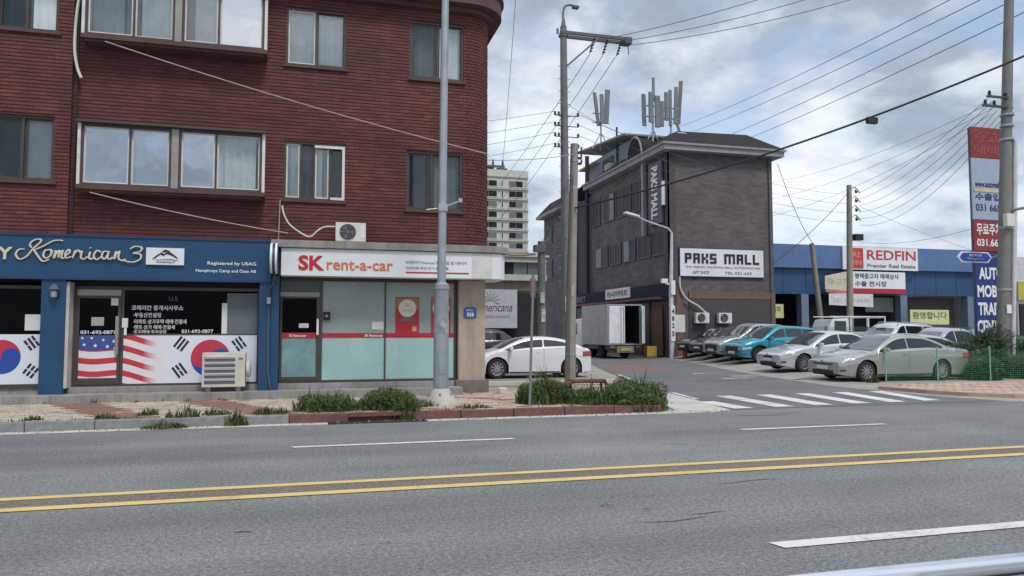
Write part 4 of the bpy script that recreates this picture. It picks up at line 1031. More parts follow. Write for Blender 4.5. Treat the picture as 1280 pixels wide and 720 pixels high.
for x in (8.96, 9.7, 10.45): obj('pane', MB().box(x, x + .7, 35.9, 35.94, 4.42, 5.05), g_far2 if x > 9.5 else g_far, cb_)
obj('roof', MB().box(.8, 11.5, 35.6, 46.2, 5.31, 5.42), m_cream_w, cb_)
obj('upper_wall', MB().box(7, 10.9, 38, 45, 5.43, 6.0), m_cream_w, cb_)
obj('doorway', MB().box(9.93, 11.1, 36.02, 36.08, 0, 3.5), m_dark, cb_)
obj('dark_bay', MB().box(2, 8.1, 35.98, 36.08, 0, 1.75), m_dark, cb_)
bn = thing('banner', 'pale banner with a palm and italic lettering on the low building', 'banner', (9, 35.9, 1.7))
obj('sheet', MB().box(7.6, 9.88, 35.86, 35.92, 1.72, 3.66), mat('pale_banner', (.40, .43, .46), .6, var=.08), bn)
text('Americana', mat('banner_plum', (.12, .04, .07), .6), 7.7, 9.62, 2.55, 2.98, 35.86, bn, shear=.35)
text('BRUNCH & PASTA', m_grayprint, 8.0, 9.5, 2.22, 2.35, 35.86, bn)
pm = MB()
for k in range(9):
    a = R(-20 + k * 27)
    pm.prismy([(8.5, 3.1), (8.5 + .34 * math.cos(a - .08), 3.1 + .34 * math.sin(a - .08)), (8.5 + .55 * math.cos(a), 3.1 + .5 * math.sin(a)), (8.5 + .34 * math.cos(a + .08), 3.1 + .34 * math.sin(a + .08))], 35.85, 35.86)
obj('palm_print', pm, mat('palm_grey', (.18, .22, .2), .6), bn)
apt = thing('apartment_tower', 'distant pale apartment tower between the brick building and the poles', 'building', (52, 200, 0))
obj('wall', MB().box(36, 58.3, 200, 214, 0, 45.6).box(36, 58.3, 199.6, 200, 45.0, 47.0), mat('tower_wall', (.47, .48, .44), .85, var=.06, vs=.05, streak=.15), apt)
obj('roof_tank', MB().box(47, 49, 203, 206, 45.6, 48.6).box(50, 53, 203, 206, 45.6, 48.2), m_dark, apt)
for fl in range(14):
    z = 42.2 - fl * 2.95
    for (xa, xb) in ((44.2, 49.3), (50.4, 51.1), (52.5, 56.9), (57.4, 57.9)):
        if z < 2: continue
        wn = obj('window', MB().box(xa, xb, 199.85, 200, z - .1, z + 1.85), mat('tower_frame', (.55, .55, .52), .6), apt)
        k = 2 if xb - xa > 2 else 1
        for q in range(k):
            w1 = (xb - xa - .3) / k
            obj('pane', MB().box(xa + .15 + q * w1 + .05, xa + .15 + (q + 1) * w1 - .05, 199.75, 199.85, z + .15, z + 1.7), g_far if (fl + q) % 3 else mat('tower_pane', (.09, .13, .13), .2, spec=.7), wn)
    if z > 2: obj('balcony_line', MB().box(43.5, 58.4, 199.5, 199.85, z - .75, z - .35), m_cream_w, apt)

# ================================================================ blue car-trade hall
hall = thing('car_trade_hall', 'long low blue hall with open bays behind the parked cars', 'building', (40, 46, 0))
m_lblue = mat('cladding_blue', (.085, .155, .32), .5, var=.1, vs=.5, streak=.2)
m_mblue = mat('cladding_deep_blue', (.020, .066, .165), .5, var=.1, vs=.5, streak=.2)
obj('upper_cladding', MB().box(26.7, 50.2, 46, 46.5, 6.15, 7.85), m_lblue, hall)
obj('roof', MB().box(26.7, 50.2, 46.5, 66, 7.2, 7.7), m_steel, hall)
lb = MB()
for k in range(12): lb.box(26.9 + k * 1.94, 26.9 + (k + 1) * 1.94 - .03, 46.3, 46.6, 4.25, 6.148)
obj('lower_cladding', lb, m_mblue, hall)
obj('back_wall', MB().box(26.7, 50, 54, 54.2, 0, 7.2).box(26.6, 26.8, 46.6, 66, 0, 7.2), m_room, hall)
for x in (28.0, 34.2, 42.9, 49.2): obj('pillar', MB().box(x, x + .6, 46.25, 46.85, 0, 4.249), mat('pillar_blue_grey', (.14, .19, .27), .6, var=.1), hall)
obj('bay_front', MB().box(35.6, 42.8, 48, 48.1, 0, 4.2), g_far, hall)
obj('bay_sign', MB().box(40.2, 42.7, 46.8, 46.9, 3.0, 4.1), mat('bay_green', (.14, .18, .16), .6), hall)
obj('bay_lintel', MB().box(35.3, 42.8, 46.9, 47, 3.9, 4.24), m_dark, hall)
obj('hall_wall', MB().box(43.55, 49.15, 47.5, 47.7, 0, 4.2), mat('hall_inner', (.085, .08, .08), .8, var=.2), hall)
# signs of the hall
rs_ = thing('wall_sign', 'white real estate sign with red square and red capitals on the blue hall', 'sign', (41, 45.8, 6.1))
obj('board', MB().box(37.5, 44.2, 45.82, 45.98, 6.1, 7.8), m_white, rs_)
obj('red_square', MB().box(38.1, 39.25, 45.78, 45.82, 6.2, 7.7), mat('brick_red_print', (.48, .05, .04), .5), rs_)
text('REDFIN', mat('sign_red', (.45, .05, .06), .5), 39.6, 44.0, 6.86, 7.58, 45.82, rs_, bold=.02)
text('Premier Real Estate', m_grayprint, 39.6, 43.95, 6.28, 6.56, 45.82, rs_, bold=.03)
text('RE', mat('pink_print', (.62, .3, .26), .5), 38.35, 39.0, 7.0, 7.4, 45.78, rs_); text('FIN', MATS['pink_print'], 38.3, 39.05, 6.45, 6.8, 45.78, rs_)
b2 = thing('banner', 'white banner with blue Korean lettering and red lower strip under the red-lettered sign', 'banner', (40.5, 45.7, 4.4))
obj('sheet', MB().box(38.1, 42.9, 45.72, 45.76, 4.35, 5.95), m_white, b2)
obj('red_strip', MB().box(38.1, 42.9, 45.69, 45.72, 4.35, 4.7), m_red, b2)
text('평택중고차 매매상사', m_bluedk, 38.4, 42.3, 5.42, 5.82, 45.72, b2, bold=.02); text('수출 전시장', m_bluedk, 38.4, 41.2, 4.85, 5.25, 45.72, b2, bold=.02)
b3 = thing('banner', 'cream slanted banner with red lower edge behind the leaning pole', 'banner', (36.8, 45.6, 4.3))
obj('sheet', MB().prismy([(35.7, 4.55), (38.0, 4.42), (38.0, 6.0), (35.7, 5.55)], 45.55, 45.6), mat('cream_sheet', (.55, .50, .40), .6), b3)
obj('red_strip', MB().prismy([(35.7, 4.38), (38.0, 4.2), (38.0, 4.44), (35.7, 4.62)], 45.5, 45.55), mat('faded_red', (.45, .16, .15), .6), b3)
text('중고차', mat('tan_print', (.4, .36, .22), .6), 35.9, 37.8, 4.95, 5.4, 45.55, b3)
b4 = thing('banner', 'plain white banner hanging below the two wider banners', 'banner', (37.8, 45.5, 3.3))
obj('sheet', MB().prismy([(35.9, 3.45), (39.7, 3.3), (39.7, 4.28), (35.9, 4.28)], 45.42, 45.46), mat('pinkish_white', (.60, .57, .60), .6), b4)
text('TEL 010-8888', mat('pale_print', (.42, .42, .5), .6), 36.2, 39.4, 3.65, 3.95, 45.42, b4)
for (x0, x1, z0, z1, y, lab) in ((42.95, 46.5, 2.05, 3.15, 45.4, 'pale yellow banner with dark lettering behind the silver cars'), (29.95, 31.1, 2.45, 3.4, 44.0, 'small yellow framed banner beside the mall corner')):
    b5 = thing('banner', lab, 'banner', (x0, y, z0))
    obj('sheet', MB().box(x0, x1, y, y + .05, z0, z1), mat('yellow_sheet', (.55, .57, .28), .6, var=.1), b5)
    text('환영합니다' if x0 > 40 else '세차', mat('olive', (.12, .13, .07), .6), x0 + .2, x1 - .2, z0 + .42, z1 - .15, y, b5, bold=.02)
# building right of the pylon
nb = thing('white_building', 'white building with yellow sign band behind the big pole at the right edge', 'building', (56, 44, 0))
obj('wall', MB().box(51.5, 66, 44, 56, 0, 7.2), mat('white_rendered', (.5, .51, .52), .8, streak=.2), nb)
obj('sign_band', MB().box(51.4, 66, 43.8, 44, 3.9, 5.3), mat('band_yellow', (.42, .37, .08), .6), nb)
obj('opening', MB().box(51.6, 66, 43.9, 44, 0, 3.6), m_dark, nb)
text('자동차 매매단지', m_grayprint, 52.5, 58, 4.2, 5.0, 43.8, nb)
obj('roof_lamp', MB().tube([(52.6, 43.6, 7.2), (52.6, 43.6, 8.6), (53.0, 43.2, 8.8)], .05, 6).box(52.7, 53.4, 43, 43.4, 8.75, 8.9), m_black, nb)

# pylon sign
py = thing('pylon_sign', 'tall pylon with red and pale panels above a blue board of white capitals', 'sign', (26.8, 24.2, 0))
obj('frame', MB().box(26.1, 27.5, 24.05, 24.25, .3, 10.0), m_cableg, py)
def panel(z0, z1, m, x0=25.97, x1=27.55): return obj('panel', MB().box(x0, x1, 24.0, 24.05, z0, z1), m, py)
m_pred = mat('pylon_red', (.24, .028, .034), .6, var=.2, vs=1.5, streak=.3)
m_ppale = mat('pylon_pale', (.32, .38, .50), .5, var=.08)
panel(8.72, 10.0, m_pred); panel(6.15, 8.70, m_ppale); panel(4.85, 6.13, m_pred); panel(1.3, 4.75, mat('pylon_blue', (.012, .03, .17), .5, var=.1))
for k, (s, z0, z1, m) in enumerate((('중고', 9.35, 9.8, mat('pylon_light_red', (.30, .06, .055), .6)), ('매매', 8.85, 9.25, MATS['pylon_light_red']), ('www.automall', 7.5, 7.75, m_bluedk), ('수출입', 6.95, 7.25, m_bluedk), ('031 665', 6.5, 6.8, m_bluedk), ('무료주차', 5.5, 6.0, m_wtext), ('031.666', 5.05, 5.35, m_wtext))):
    text(s, m, 26.12, 27.4, z0, z1, 24.0, py, bold=.02)
obj('yellow_rule', MB().box(26.05, 27.4, 23.98, 24.0, 7.30, 7.42), mat('rule_yellow', (.6, .5, .2), .5), py)
for s, z0, z1, x0, x1 in (('AUTO', 3.68, 4.18, 26.15, 27.4), ('MOBIL', 2.95, 3.45, 26.05, 27.4), ('TRADE', 2.22, 2.74, 26.05, 27.4), ('CENTER', 1.5, 2.02, 25.98, 27.55)):
    text(s, m_wtext, x0, x1, z0, z1, 24.0, py, bold=.035)

# ================================================================ poles
def insulator(mb, x, y, z, r=.06, h=.16):
    mb.lathe([(r * .5, 0), (r, .02), (r * .5, .05), (r, .08), (r * .5, .11), (r * .9, .13), (r * .3, h)], 8, c=(x, y, z))
lp = thing('street_light', 'grey steel street light mast on the pavement before the car hire window', 'street light', (2.43, 14.5, .13))
obj('concrete_foot', MB().lathe([(.34, 0), (.32, .08), (.18, .30), (.16, .34)], 16, c=(2.43, 14.5, .12)), mat('foot_concrete', (.45, .43, .39), .85, dirt=.3, bump=.004), lp, smooth=True)
obj('lower_shaft', MB().lathe([(.155, .3), (.15, 1.3), (.145, 2.3), (.15, 2.32), (.15, 2.38), (.10, 2.42)], 20, c=(2.43, 14.5, .13)), m_steel, lp, smooth=True)
for q_ in range(6): obj('anchor_bolt', MB().lathe([(.02, 0), (.02, .05)], 6, c=(2.43 + .23 * math.cos(q_ * PI / 3 + .3), 14.5 + .23 * math.sin(q_ * PI / 3 + .3), .33)), m_steel, lp)
obj('sticker', MB().tube([(2.43, 14.5, 1.55), (2.43, 14.5, 1.85)], .1535, 20, cap=False), mat('scuffed_wrap', (.30, .32, .33), .7, var=.35, vs=8, c2=(.2, .2, .19), c2s=7), lp)
obj('collar', MB().lathe([(.165, 0), (.165, .04)], 20, c=(2.43, 14.5, 2.42)), m_steel, lp)
obj('upper_shaft', MB().tube([(2.43, 14.5, 2.5), (2.455, 14.5, 6), (2.49, 14.5, 9.6)], [.088, .08, .068], 16), m_steel, lp, smooth=True)
obj('lamp_arm', MB().tube(catmull([(2.49, 14.5, 9.6), (2.5, 14.3, 10.1), (2.5, 13.5, 10.4), (2.5, 12.6, 10.45)]), .04, 8), m_steel, lp)
obj('lamp_head', MB().box(2.35, 2.65, 11.9, 12.7, 10.36, 10.5), m_steel, lp, bevel=.03)
obj('pole_hook', MB().tube([(2.12, 14.5, 4.0), (2.43, 14.5, 4.05), (2.78, 14.5, 4.2)], .012, 6).box(2.76, 2.84, 14.46, 14.54, 4.18, 4.26).box(2.35, 2.53, 14.40, 14.60, 3.98, 4.12), m_steel, lp)
obj('door_hatch', MB().box(2.37, 2.49, 14.34, 14.36, .75, 1.05), m_steel, lp)

up = thing('utility_pole', 'tall grey steel utility pole with curved lamp arm and long crossarm', 'utility pole', (9.42, 27, 0))
obj('shaft', MB().tube([(9.42, 27, 0), (9.38, 27, 6), (9.34, 27, 13.6)], [.2, .17, .13], 14), m_polesteel, up, smooth=True)
obj('pole_top', MB().lathe([(.18, 0), (.12, .35), (.06, .7), (.05, .75)], 10, c=(9.34, 27, 13.2)), m_polesteel, up, smooth=True)
obj('lamp_arm', MB().tube(catmull([(9.34, 27, 13.8), (9.33, 27, 14.15), (9.40, 27, 14.42), (9.62, 27, 14.52), (9.85, 27, 14.48)]), .045, 8), m_polesteel, up)
obj('lamp_head', MB().box(9.72, 9.98, 26.9, 27.1, 14.40, 14.50), m_cableg, up, bevel=.02)
ca = MB().box(9.2, 12.05, 26.82, 26.92, 13.27, 13.39).box(9.2, 12.05, 27.1, 27.2, 13.22, 13.34).box(11.9, 12.2, 26.8, 27.2, 13.15, 13.4)
obj('crossarm', ca, m_cableg, up)
obj('arm_brace', MB().tube([(10.8, 26.85, 13.25), (9.45, 26.85, 12.0)], .04, 6).tube([(9.1, 27, 13.3), (9.1, 27, 13.5)], .05, 6), m_polesteel, up)
for x in (10.6, 11.15, 11.75):
    i_ = MB(); 
    for k in range(5): i_.lathe([(.03, 0), (.07, .03), (.03, .07)], 8, c=(x - k * .035, 26.9, 13.15 - k * .12))
    i_.tube([(x, 26.9, 13.25), (x - .2, 26.9, 12.6)], .025, 5); obj('insulator', i_, m_insul, up)
obj('drop_link', MB().tube([(12.05, 26.9, 13.2), (12.08, 26.9, 12.7)], .02, 5), m_cableg, up)
for k in range(4):
    z = 10.0 - k * .42; i_ = MB()
    i_.tube([(8.95, 26.9, z), (9.9, 26.9, z)], .02, 5); insulator(i_, 8.95, 26.9, z); insulator(i_, 9.9, 26.9, z); insulator(i_, 9.1, 26.9, z); obj('insulator_rack', i_, m_insul, up)
st_ = MB().box(9.3, 9.5, 26.78, 26.84, 2.3, 2.9).box(9.32, 9.48, 26.785, 26.84, 1.5, 2.1)
obj('sticker', st_, mat('worn_sticker', (.38, .42, .38), .7, var=.4, vs=9, c2=(.2, .28, .2), c2s=6), up)
obj('step_bolt', (lambda m: [m.tube([(9.12, 27, 3.5 + k * .5), (9.62, 27, 3.5 + k * .5)], .012, 4) for k in range(18)] and m)(MB()), m_steel, up)

cp_ = thing('utility_pole', 'shorter pale concrete pole in front of the white hatchback', 'utility pole', (6.93, 19.6, 0))
obj('shaft', MB().tube([(6.93, 19.6, 0), (7.0, 19.6, 3.4), (7.1, 19.6, 6.92)], [.155, .135, .11], 14), m_concpole, cp_, smooth=True)
for q_, r_ in ((.9, .158), (5.6, .125), (6.4, .122)): obj('band', MB().tube([(6.93 + q_ * .0245, 19.6, q_), (6.932 + q_ * .0245, 19.6, q_ + .08)], r_, 12), m_steel, cp_)
i_ = MB()
for k in range(3): i_.box(7.2, 7.28, 19.5, 19.6, 6.35 + k * .16 - .03, 6.35 + k * .16 + .03); insulator(i_, 7.27, 19.5, 6.33 + k * .17, .035, .09)
obj('insulator_rack', i_, m_insul, cp_)
obj('red_sticker', MB().box(6.93, 7.03, 19.455, 19.47, 2.55, 2.85), mat('faint_red_sticker', (.42, .3, .26), .7), cp_)
obj('guy_cable', MB().tube([(7.0, 19.45, 6.0), (6.9, 19.43, 3.8), (6.86, 19.42, 1.0), (6.85, 19.42, .2)], .012, 5), m_cableg, cp_)

gp_ = thing('utility_pole', 'short dark pole covered in worn stickers left of the tall steel pole', 'utility pole', (8.1, 26, 0))
obj('shaft', MB().tube([(8.1, 26, 0), (8.1, 26, 4.9)], [.17, .14], 12), mat('pole_greenish', (.12, .14, .11), .8, var=.3, vs=5, streak=.4), gp_, smooth=True)
obj('sticker', MB().box(8.0, 8.16, 25.81, 25.85, 2.6, 3.0).box(8.04, 8.2, 25.815, 25.85, 1.9, 2.4), MATS['worn_sticker'], gp_)
obj('top_box', MB().box(7.8, 8.2, 25.8, 26.1, 4.5, 4.75).tube([(8.1, 25.9, 4.8), (8.4, 25.9, 5.0)], .03, 5), m_cableg, gp_)
ss = thing('sign_post', 'thin weathered post with a small purple-red sign seen edge-on, by the kerb bushes', 'sign post', (4.08, 13.9, .13))
obj('post', MB().tube([(4.08, 13.9, .1), (4.16, 13.9, 2.7)], .028, 8), mat('post_green_grey', (.17, .20, .17), .7), ss)
obj('sign_plate', MB().box(4.10, 4.20, 13.88, 13.92, 2.25, 2.62), mat('plate_purple', (.20, .08, .15), .6), ss)

lp2 = thing('street_light', 'white street light with long slanting arm at the mall corner', 'street light', (19.35, 37.9, 0))
m_wpole = mat('white_pole', (.52, .54, .56), .5, streak=.2, dirt=.15)
obj('shaft', MB().tube([(19.35, 37.6, 0), (19.33, 37.6, 3.8), (19.42, 37.6, 7.1)], [.15, .12, .07], 12), m_wpole, lp2, smooth=True)
obj('lamp_arm', MB().tube([(19.42, 37.6, 7.1), (19.2, 37.6, 7.35), (18.0, 37.5, 7.65), (17.2, 37.4, 7.9)], [.06, .055, .045, .04], 8), m_wpole, lp2)
obj('lamp_head', MB().add([(16.45, 37.2, 8.05), (17.3, 37.2, 7.86), (17.3, 37.6, 7.86), (16.45, 37.6, 8.05), (16.5, 37.25, 8.16), (17.3, 37.25, 7.98), (17.3, 37.55, 7.98), (16.5, 37.55, 8.16)], [(0, 3, 2, 1), (4, 5, 6, 7), (0, 1, 5, 4), (1, 2, 6, 5), (2, 3, 7, 6), (3, 0, 4, 7)]), m_wpole, lp2)
obj('camera', MB().box(18.75, 19.1, 37.5, 37.7, 4.25, 4.5).tube([(19.0, 37.6, 4.2), (19.35, 37.6, 4.2)], .05, 6).box(19.25, 19.5, 37.4, 37.6, 3.6, 4.4), m_white, lp2)
obj('number_strip', MB().box(19.22, 19.48, 37.43, 37.47, 1.0, 3.0), m_white, lp2)
for s, z in (('4', 2.65), ('8', 2.25), ('2', 1.85), ('5', 1.4)): text(s, m_black, 19.28, 19.43, z - .12, z + .16, 37.43, lp2, bold=.03)

bp_ = thing('utility_pole', 'thick tall concrete utility pole with a pale conduit beside the pylon sign', 'utility pole', (23.32, 20.6, 0))
obj('shaft', MB().tube([(23.32, 20.6, 0), (23.75, 20.6, 6.5), (24.35, 20.6, 14.6)], [.22, .19, .15], 16), mat('big_pole', (.19, .185, .175), .85, var=.15, vs=3, bump=.002, streak=.4), bp_, smooth=True)
obj('conduit', MB().tube([(23.64, 20.5, .1), (23.92, 20.5, 4.2), (24.18, 20.5, 8.4)], .09, 10), m_wpole, bp_, smooth=True)
for z in (3.0, 5.2, 8.4, 8.9, 9.3): 
    x = 23.32 + (z / 14.6) * 1.03; obj('band', MB().tube([(x, 20.6, z), (x, 20.6, z + .08)], .235, 12), m_steel, bp_)
obj('label_plate', MB().box(23.38, 23.58, 20.37, 20.4, 2.2, 2.5), m_white, bp_)
obj('meter_box', MB().box(23.40, 23.75, 20.25, 20.42, 5.25, 5.7), m_whitep, bp_, bevel=.02)
xarm = MB().box(22.8, 24.1, 20.45, 20.55, 9.55, 9.62).box(23.0, 24.1, 20.45, 20.55, 9.9, 9.96)
for x, z in ((22.9, 9.62), (23.3, 9.62), (23.8, 9.96), (23.1, 9.96)): insulator(xarm, x, 20.5, z, .07, .18)
obj('insulator_rack', xarm, m_insul, bp_)
rdl = thing('road_sign', 'round blue sign on a horizontal arm at the right edge', 'road sign', (25.3, 20.4, 5.9))
obj('arm', MB().tube([(23.8, 20.45, 5.85), (24.8, 20.4, 6.05), (26.6, 20.3, 6.1)], .05, 8), m_polesteel, rdl)
obj('sign_disc', MB().lathe([(.45, 0), (.45, -.03)], 28, 'Y', (25.98, 20.25, 5.85)), mat('sign_blue', (.01, .08, .35), .4), rdl)
obj('arrow', MB().prismy([(25.93, 5.55), (26.03, 5.55), (26.03, 5.95), (26.13, 5.95), (25.98, 6.15), (25.83, 5.95), (25.93, 5.95)], 20.20, 20.22), m_wtext, rdl)
db = thing('street_name_sign', 'small blue and white double-ended street name sign before the pylon', 'road sign', (23.6, 21.8, 4.1))
obj('plate', MB().prismy([(22.9, 4.1), (24.1, 4.1), (24.3, 4.3), (24.1, 4.5), (22.9, 4.5), (22.7, 4.3)], 21.7, 21.74), m_white, db)
obj('blue_field', MB().prismy([(22.95, 4.15), (24.05, 4.15), (24.2, 4.3), (24.05, 4.45), (22.95, 4.45), (22.8, 4.3)], 21.68, 21.7), mat('name_blue', (.015, .06, .38), .4), db)
text('평택로', m_wtext, 23.2, 23.8, 4.32, 4.41, 21.68, db, depth=.004, bold=.02); text('Pyeongtaek-ro', m_wtext, 23.15, 23.85, 4.2, 4.28, 21.68, db, depth=.004)
obj('bracket', MB().tube([(24.3, 21.72, 4.3), (23.6, 20.7, 4.3)], .03, 6), m_steel, db)

mp_ = thing('utility_pole', 'slim grey utility pole rising before the white sign with the red square', 'utility pole', (33.1, 40, 0))
obj('shaft', MB().tube([(33.1, 40, 0), (33.35, 40, 11)], [.22, .16], 12), m_concpole, mp_, smooth=True)
i_ = MB()
for k in range(4):
    z = 10.6 - k * .6
    i_.tube(catmull([(33.3, 39.9, z), (33.7, 39.9, z + .25), (34.1, 39.9, z - .1)]), .03, 5); insulator(i_, 33.75, 39.85, z - .12, .12, .28)
obj('insulator_rack', i_, m_insul, mp_)
obj('box', MB().box(33.5, 34.1, 39.7, 40, 7.4, 7.8), m_black, mp_)
tp = thing('utility_pole', 'thin leaning pole between the mall and the banners', 'utility pole', (32.6, 42, 0))
obj('shaft', MB().tube([(32.75, 42, 0), (31.95, 42, 7.4)], [.2, .15], 10), m_concpole, tp, smooth=True)
hpz = thing('utility_pole', 'pole top with short crossarm showing past the right edge of the brick building', 'utility pole', (7.6, 36.5, 5.3))
obj('shaft', MB().tube([(7.4, 35.4, 0), (7.4, 35.4, 10.1)], [.15, .12], 10), m_polesteel, hpz)
i_ = MB().box(7.2, 9.1, 35.35, 35.45, 9.75, 9.85)
for x in (7.9, 8.5, 9.0): insulator(i_, x, 35.4, 9.85, .07, .32)
obj('crossarm', i_, m_cableg, hpz)

# ================================================================ overhead cables
def cable(p, q, sag, r, m, label, group='overhead cables strung between the poles', n=22):
    p, q = Vector(p), Vector(q)
    pts = [p.lerp(q, k / n) - Vector((0, 0, sag * 4 * (k / n) * (1 - k / n))) for k in range(n + 1)]
    return tag(obj('overhead_cable', MB().tube(pts, r, 5, cap=False), m), label, 'cable', group)
ordn = ('uppermost', 'second from top', 'third from top', 'fourth from top', 'fifth from top', 'lowest')
G1 = 'three conductors from the long crossarm up to the right'
for k, (x, z, q) in enumerate(((10.9, 13.2, (21.78, 22, 16.26)), (11.5, 13.15, (22.12, 22, 15.6)), (12.1, 13.1, (22.48, 22, 15.1)))):
    cable((x, 26.9, z), q, .35, .014, m_cableg, ordn[k] + ' of three conductors climbing right from the long crossarm', G1)
G2 = 'four parallel conductors crossing the sky over the mall roof'
for k, (p, q) in enumerate((((25.42, 17.5, 15.38), (42.6, 80, 26.4)), ((25.38, 17.5, 14.75), (42.59, 80, 25.2)), ((25.34, 17.5, 14.2), (42.56, 80, 23.0)), ((25.3, 17.5, 13.52), (42.54, 80, 21.8)))):
    cable(p, q, .5, .02, m_cableg, ordn[k] + ' of four parallel conductors over the mall roof', G2)
tc_ = thing('overhead_cable', 'thick black sagging cable with splice box crossing from the right edge to the concrete pole', 'cable', (15, 15, 8))
def cpts(p, q, sag, n=40):
    p, q = Vector(p), Vector(q); return [p.lerp(q, k / n) - Vector((0, 0, sag * 4 * (k / n) * (1 - k / n))) for k in range(n + 1)]
thick = cpts((7.05, 19.45, 5.05), (17.27, 12, 8.66), .38)
obj('cable_run', MB().tube(thick, .027, 6, cap=False), m_cable, tc_)
q = thick[24]; obj('splice_box', MB().box(q.x - .12, q.x + .16, q.y - .05, q.y + .05, q.z - .16, q.z - .01), m_cable, tc_)
G3 = 'conductors running from the crossarm down the far street'
for k, q in enumerate(((15.2, 70, 13.4), (15.8, 70, 12.4), (16.2, 70, 11.2))): cable((10.4 + k * .55, 26.9, 12.55), q, .5, .014, m_cableg, ordn[k] + ' of three conductors falling from the long crossarm behind the brick building', G3)
for k in range(4): cable((8.95, 26.9, 10.15 - k * .42), (-16, 30, 8.6 - k * .8), .9, .008, m_cableg, ordn[k] + ' of four thin rack wires running left behind the brick building', 'rack wires running left')
for k in range(4): cable((9.9, 26.9, 10.1 - k * .42), (33.4, 40, 10.4 - k * .6), .7, .009, m_cableg, ordn[k] + ' of four thin wires from the tall pole rack to the slim pole', 'rack wires running right')
for k in range(6): cable((33.9, 39.8, 10.5 - k * .42), (23.1 + .1 * k, 20.5, 9.9 - k * .16), .35 + .15 * k, .010, m_cableg, ordn[k] + ' of the bundled wires between the slim pole and the thick pole', 'bundle between slim pole and thick pole')
for k in range(3): cable((26.9, 40, 10.8 - k * 1.1), (23.2, 20.5, 9.7 - k * .2), .5, .008, m_cableg, ('uppermost', 'middle', 'lowest')[k] + ' of three faint wires from the mall side to the thick pole', 'faint wires from the mall side')
cable((33.3, 39.9, 10.6), (26.14, 38.0, 5.5), .25, .018, m_cable, 'dark guy wire slanting from the slim pole down to the mall corner')
cable((26.66, 38, 11.56), (31.95, 41.8, 7.3), .5, .018, m_cable, 'dark wire from the mall eave dropping to the thin leaning pole')
cable((23.7, 20.5, 5.6), (33.3, 39.9, 7.4), .5, .009, m_cableg, 'pale wire crossing low in front of the blue hall')
cable((34, 39.8, 9.6), (60, 42, 5), .8, .010, m_cableg, 'thin wire falling right from the slim pole')
cable((-4.3, 16.66, 7.6), (3.98, 17.0, 5.82), .10, .013, m_cablew, 'pale cable slanting across the brick wall from the upper bay to the rounded corner')
cable((4.08, 17.5, 5.8), (7.05, 19.5, 6.6), .06, .010, m_cablew, 'pale cable from the rounded brick corner to the concrete pole')
cable((-4.5, 16.70, 4.43), (-.60, 16.93, 3.75), .05, .012, m_cablew, 'pale cable from under the lower bay down to the cornice')
cable((-.80, 16.98, 3.6), (-.78, 17.0, 4.5), .0, .012, m_cablew, 'thin cable rising from the cornice by the round sign')
for k in range(3): cable((7.1, 19.5, 6.5 - k * .16), (8.1, 26, 4.8), .1, .007, m_cableg, ('uppermost', 'middle', 'lowest')[k] + ' of three short wires from the concrete pole to the stickered pole', 'short wires between neighbouring poles')
cable((9.42, 26.9, 5.2), (4.3, 17.5, 3.5), .3, .014, m_cable, 'dark cable from the tall pole down to the end of the car hire sign')
cable((7.4, 35.4, 9.8), (5.2, 24, 15.5), .2, .010, m_cableg, 'thin wire rising behind the brick building corner')
cable((9.0, 35.4, 9.9), (6.6, 24, 13.6), .2, .010, m_cableg, 'second thin wire rising just right of the brick building corner')
cable((9.34, 27, 10.6), (20.4, 40, 13.0), .5, .008, m_cableg, 'thin wire from the tall pole to the mall eave')
# ================================================================ cars
def paint(name, c, metal=.35, rough=.3):
    return mat(name, c, rough, metal=metal, var=.04, vs=1.5, coat=1.0, dirt=.06)
m_cglass = mat('car_glass', (.012, .015, .018), .06, spec=.9, var=.1)
m_ws = mat('car_windscreen', (.045, .055, .06), .06, spec=1.0, var=.3, vs=1.2, coat=1.0)
m_lamp = mat('headlamp', (.42, .45, .48), .12, spec=.9, var=.3, vs=14)
m_lampdk = mat('lamp_dark', (.06, .065, .07), .15, spec=.9)
m_tail = mat('tail_lamp', (.35, .015, .02), .15, spec=.8)
m_blktrim = mat('black_trim', (.016, .016, .017), .5)
m_chrome = mat('chrome', (.6, .61, .62), .18, metal=.9)
m_rim = mat('alloy_rim', (.42, .43, .44), .3, metal=.8, var=.1)
m_rimdk = mat('dark_rim', (.10, .10, .105), .35, metal=.6)
m_plate = mat('plate_white', (.6, .61, .6), .5)

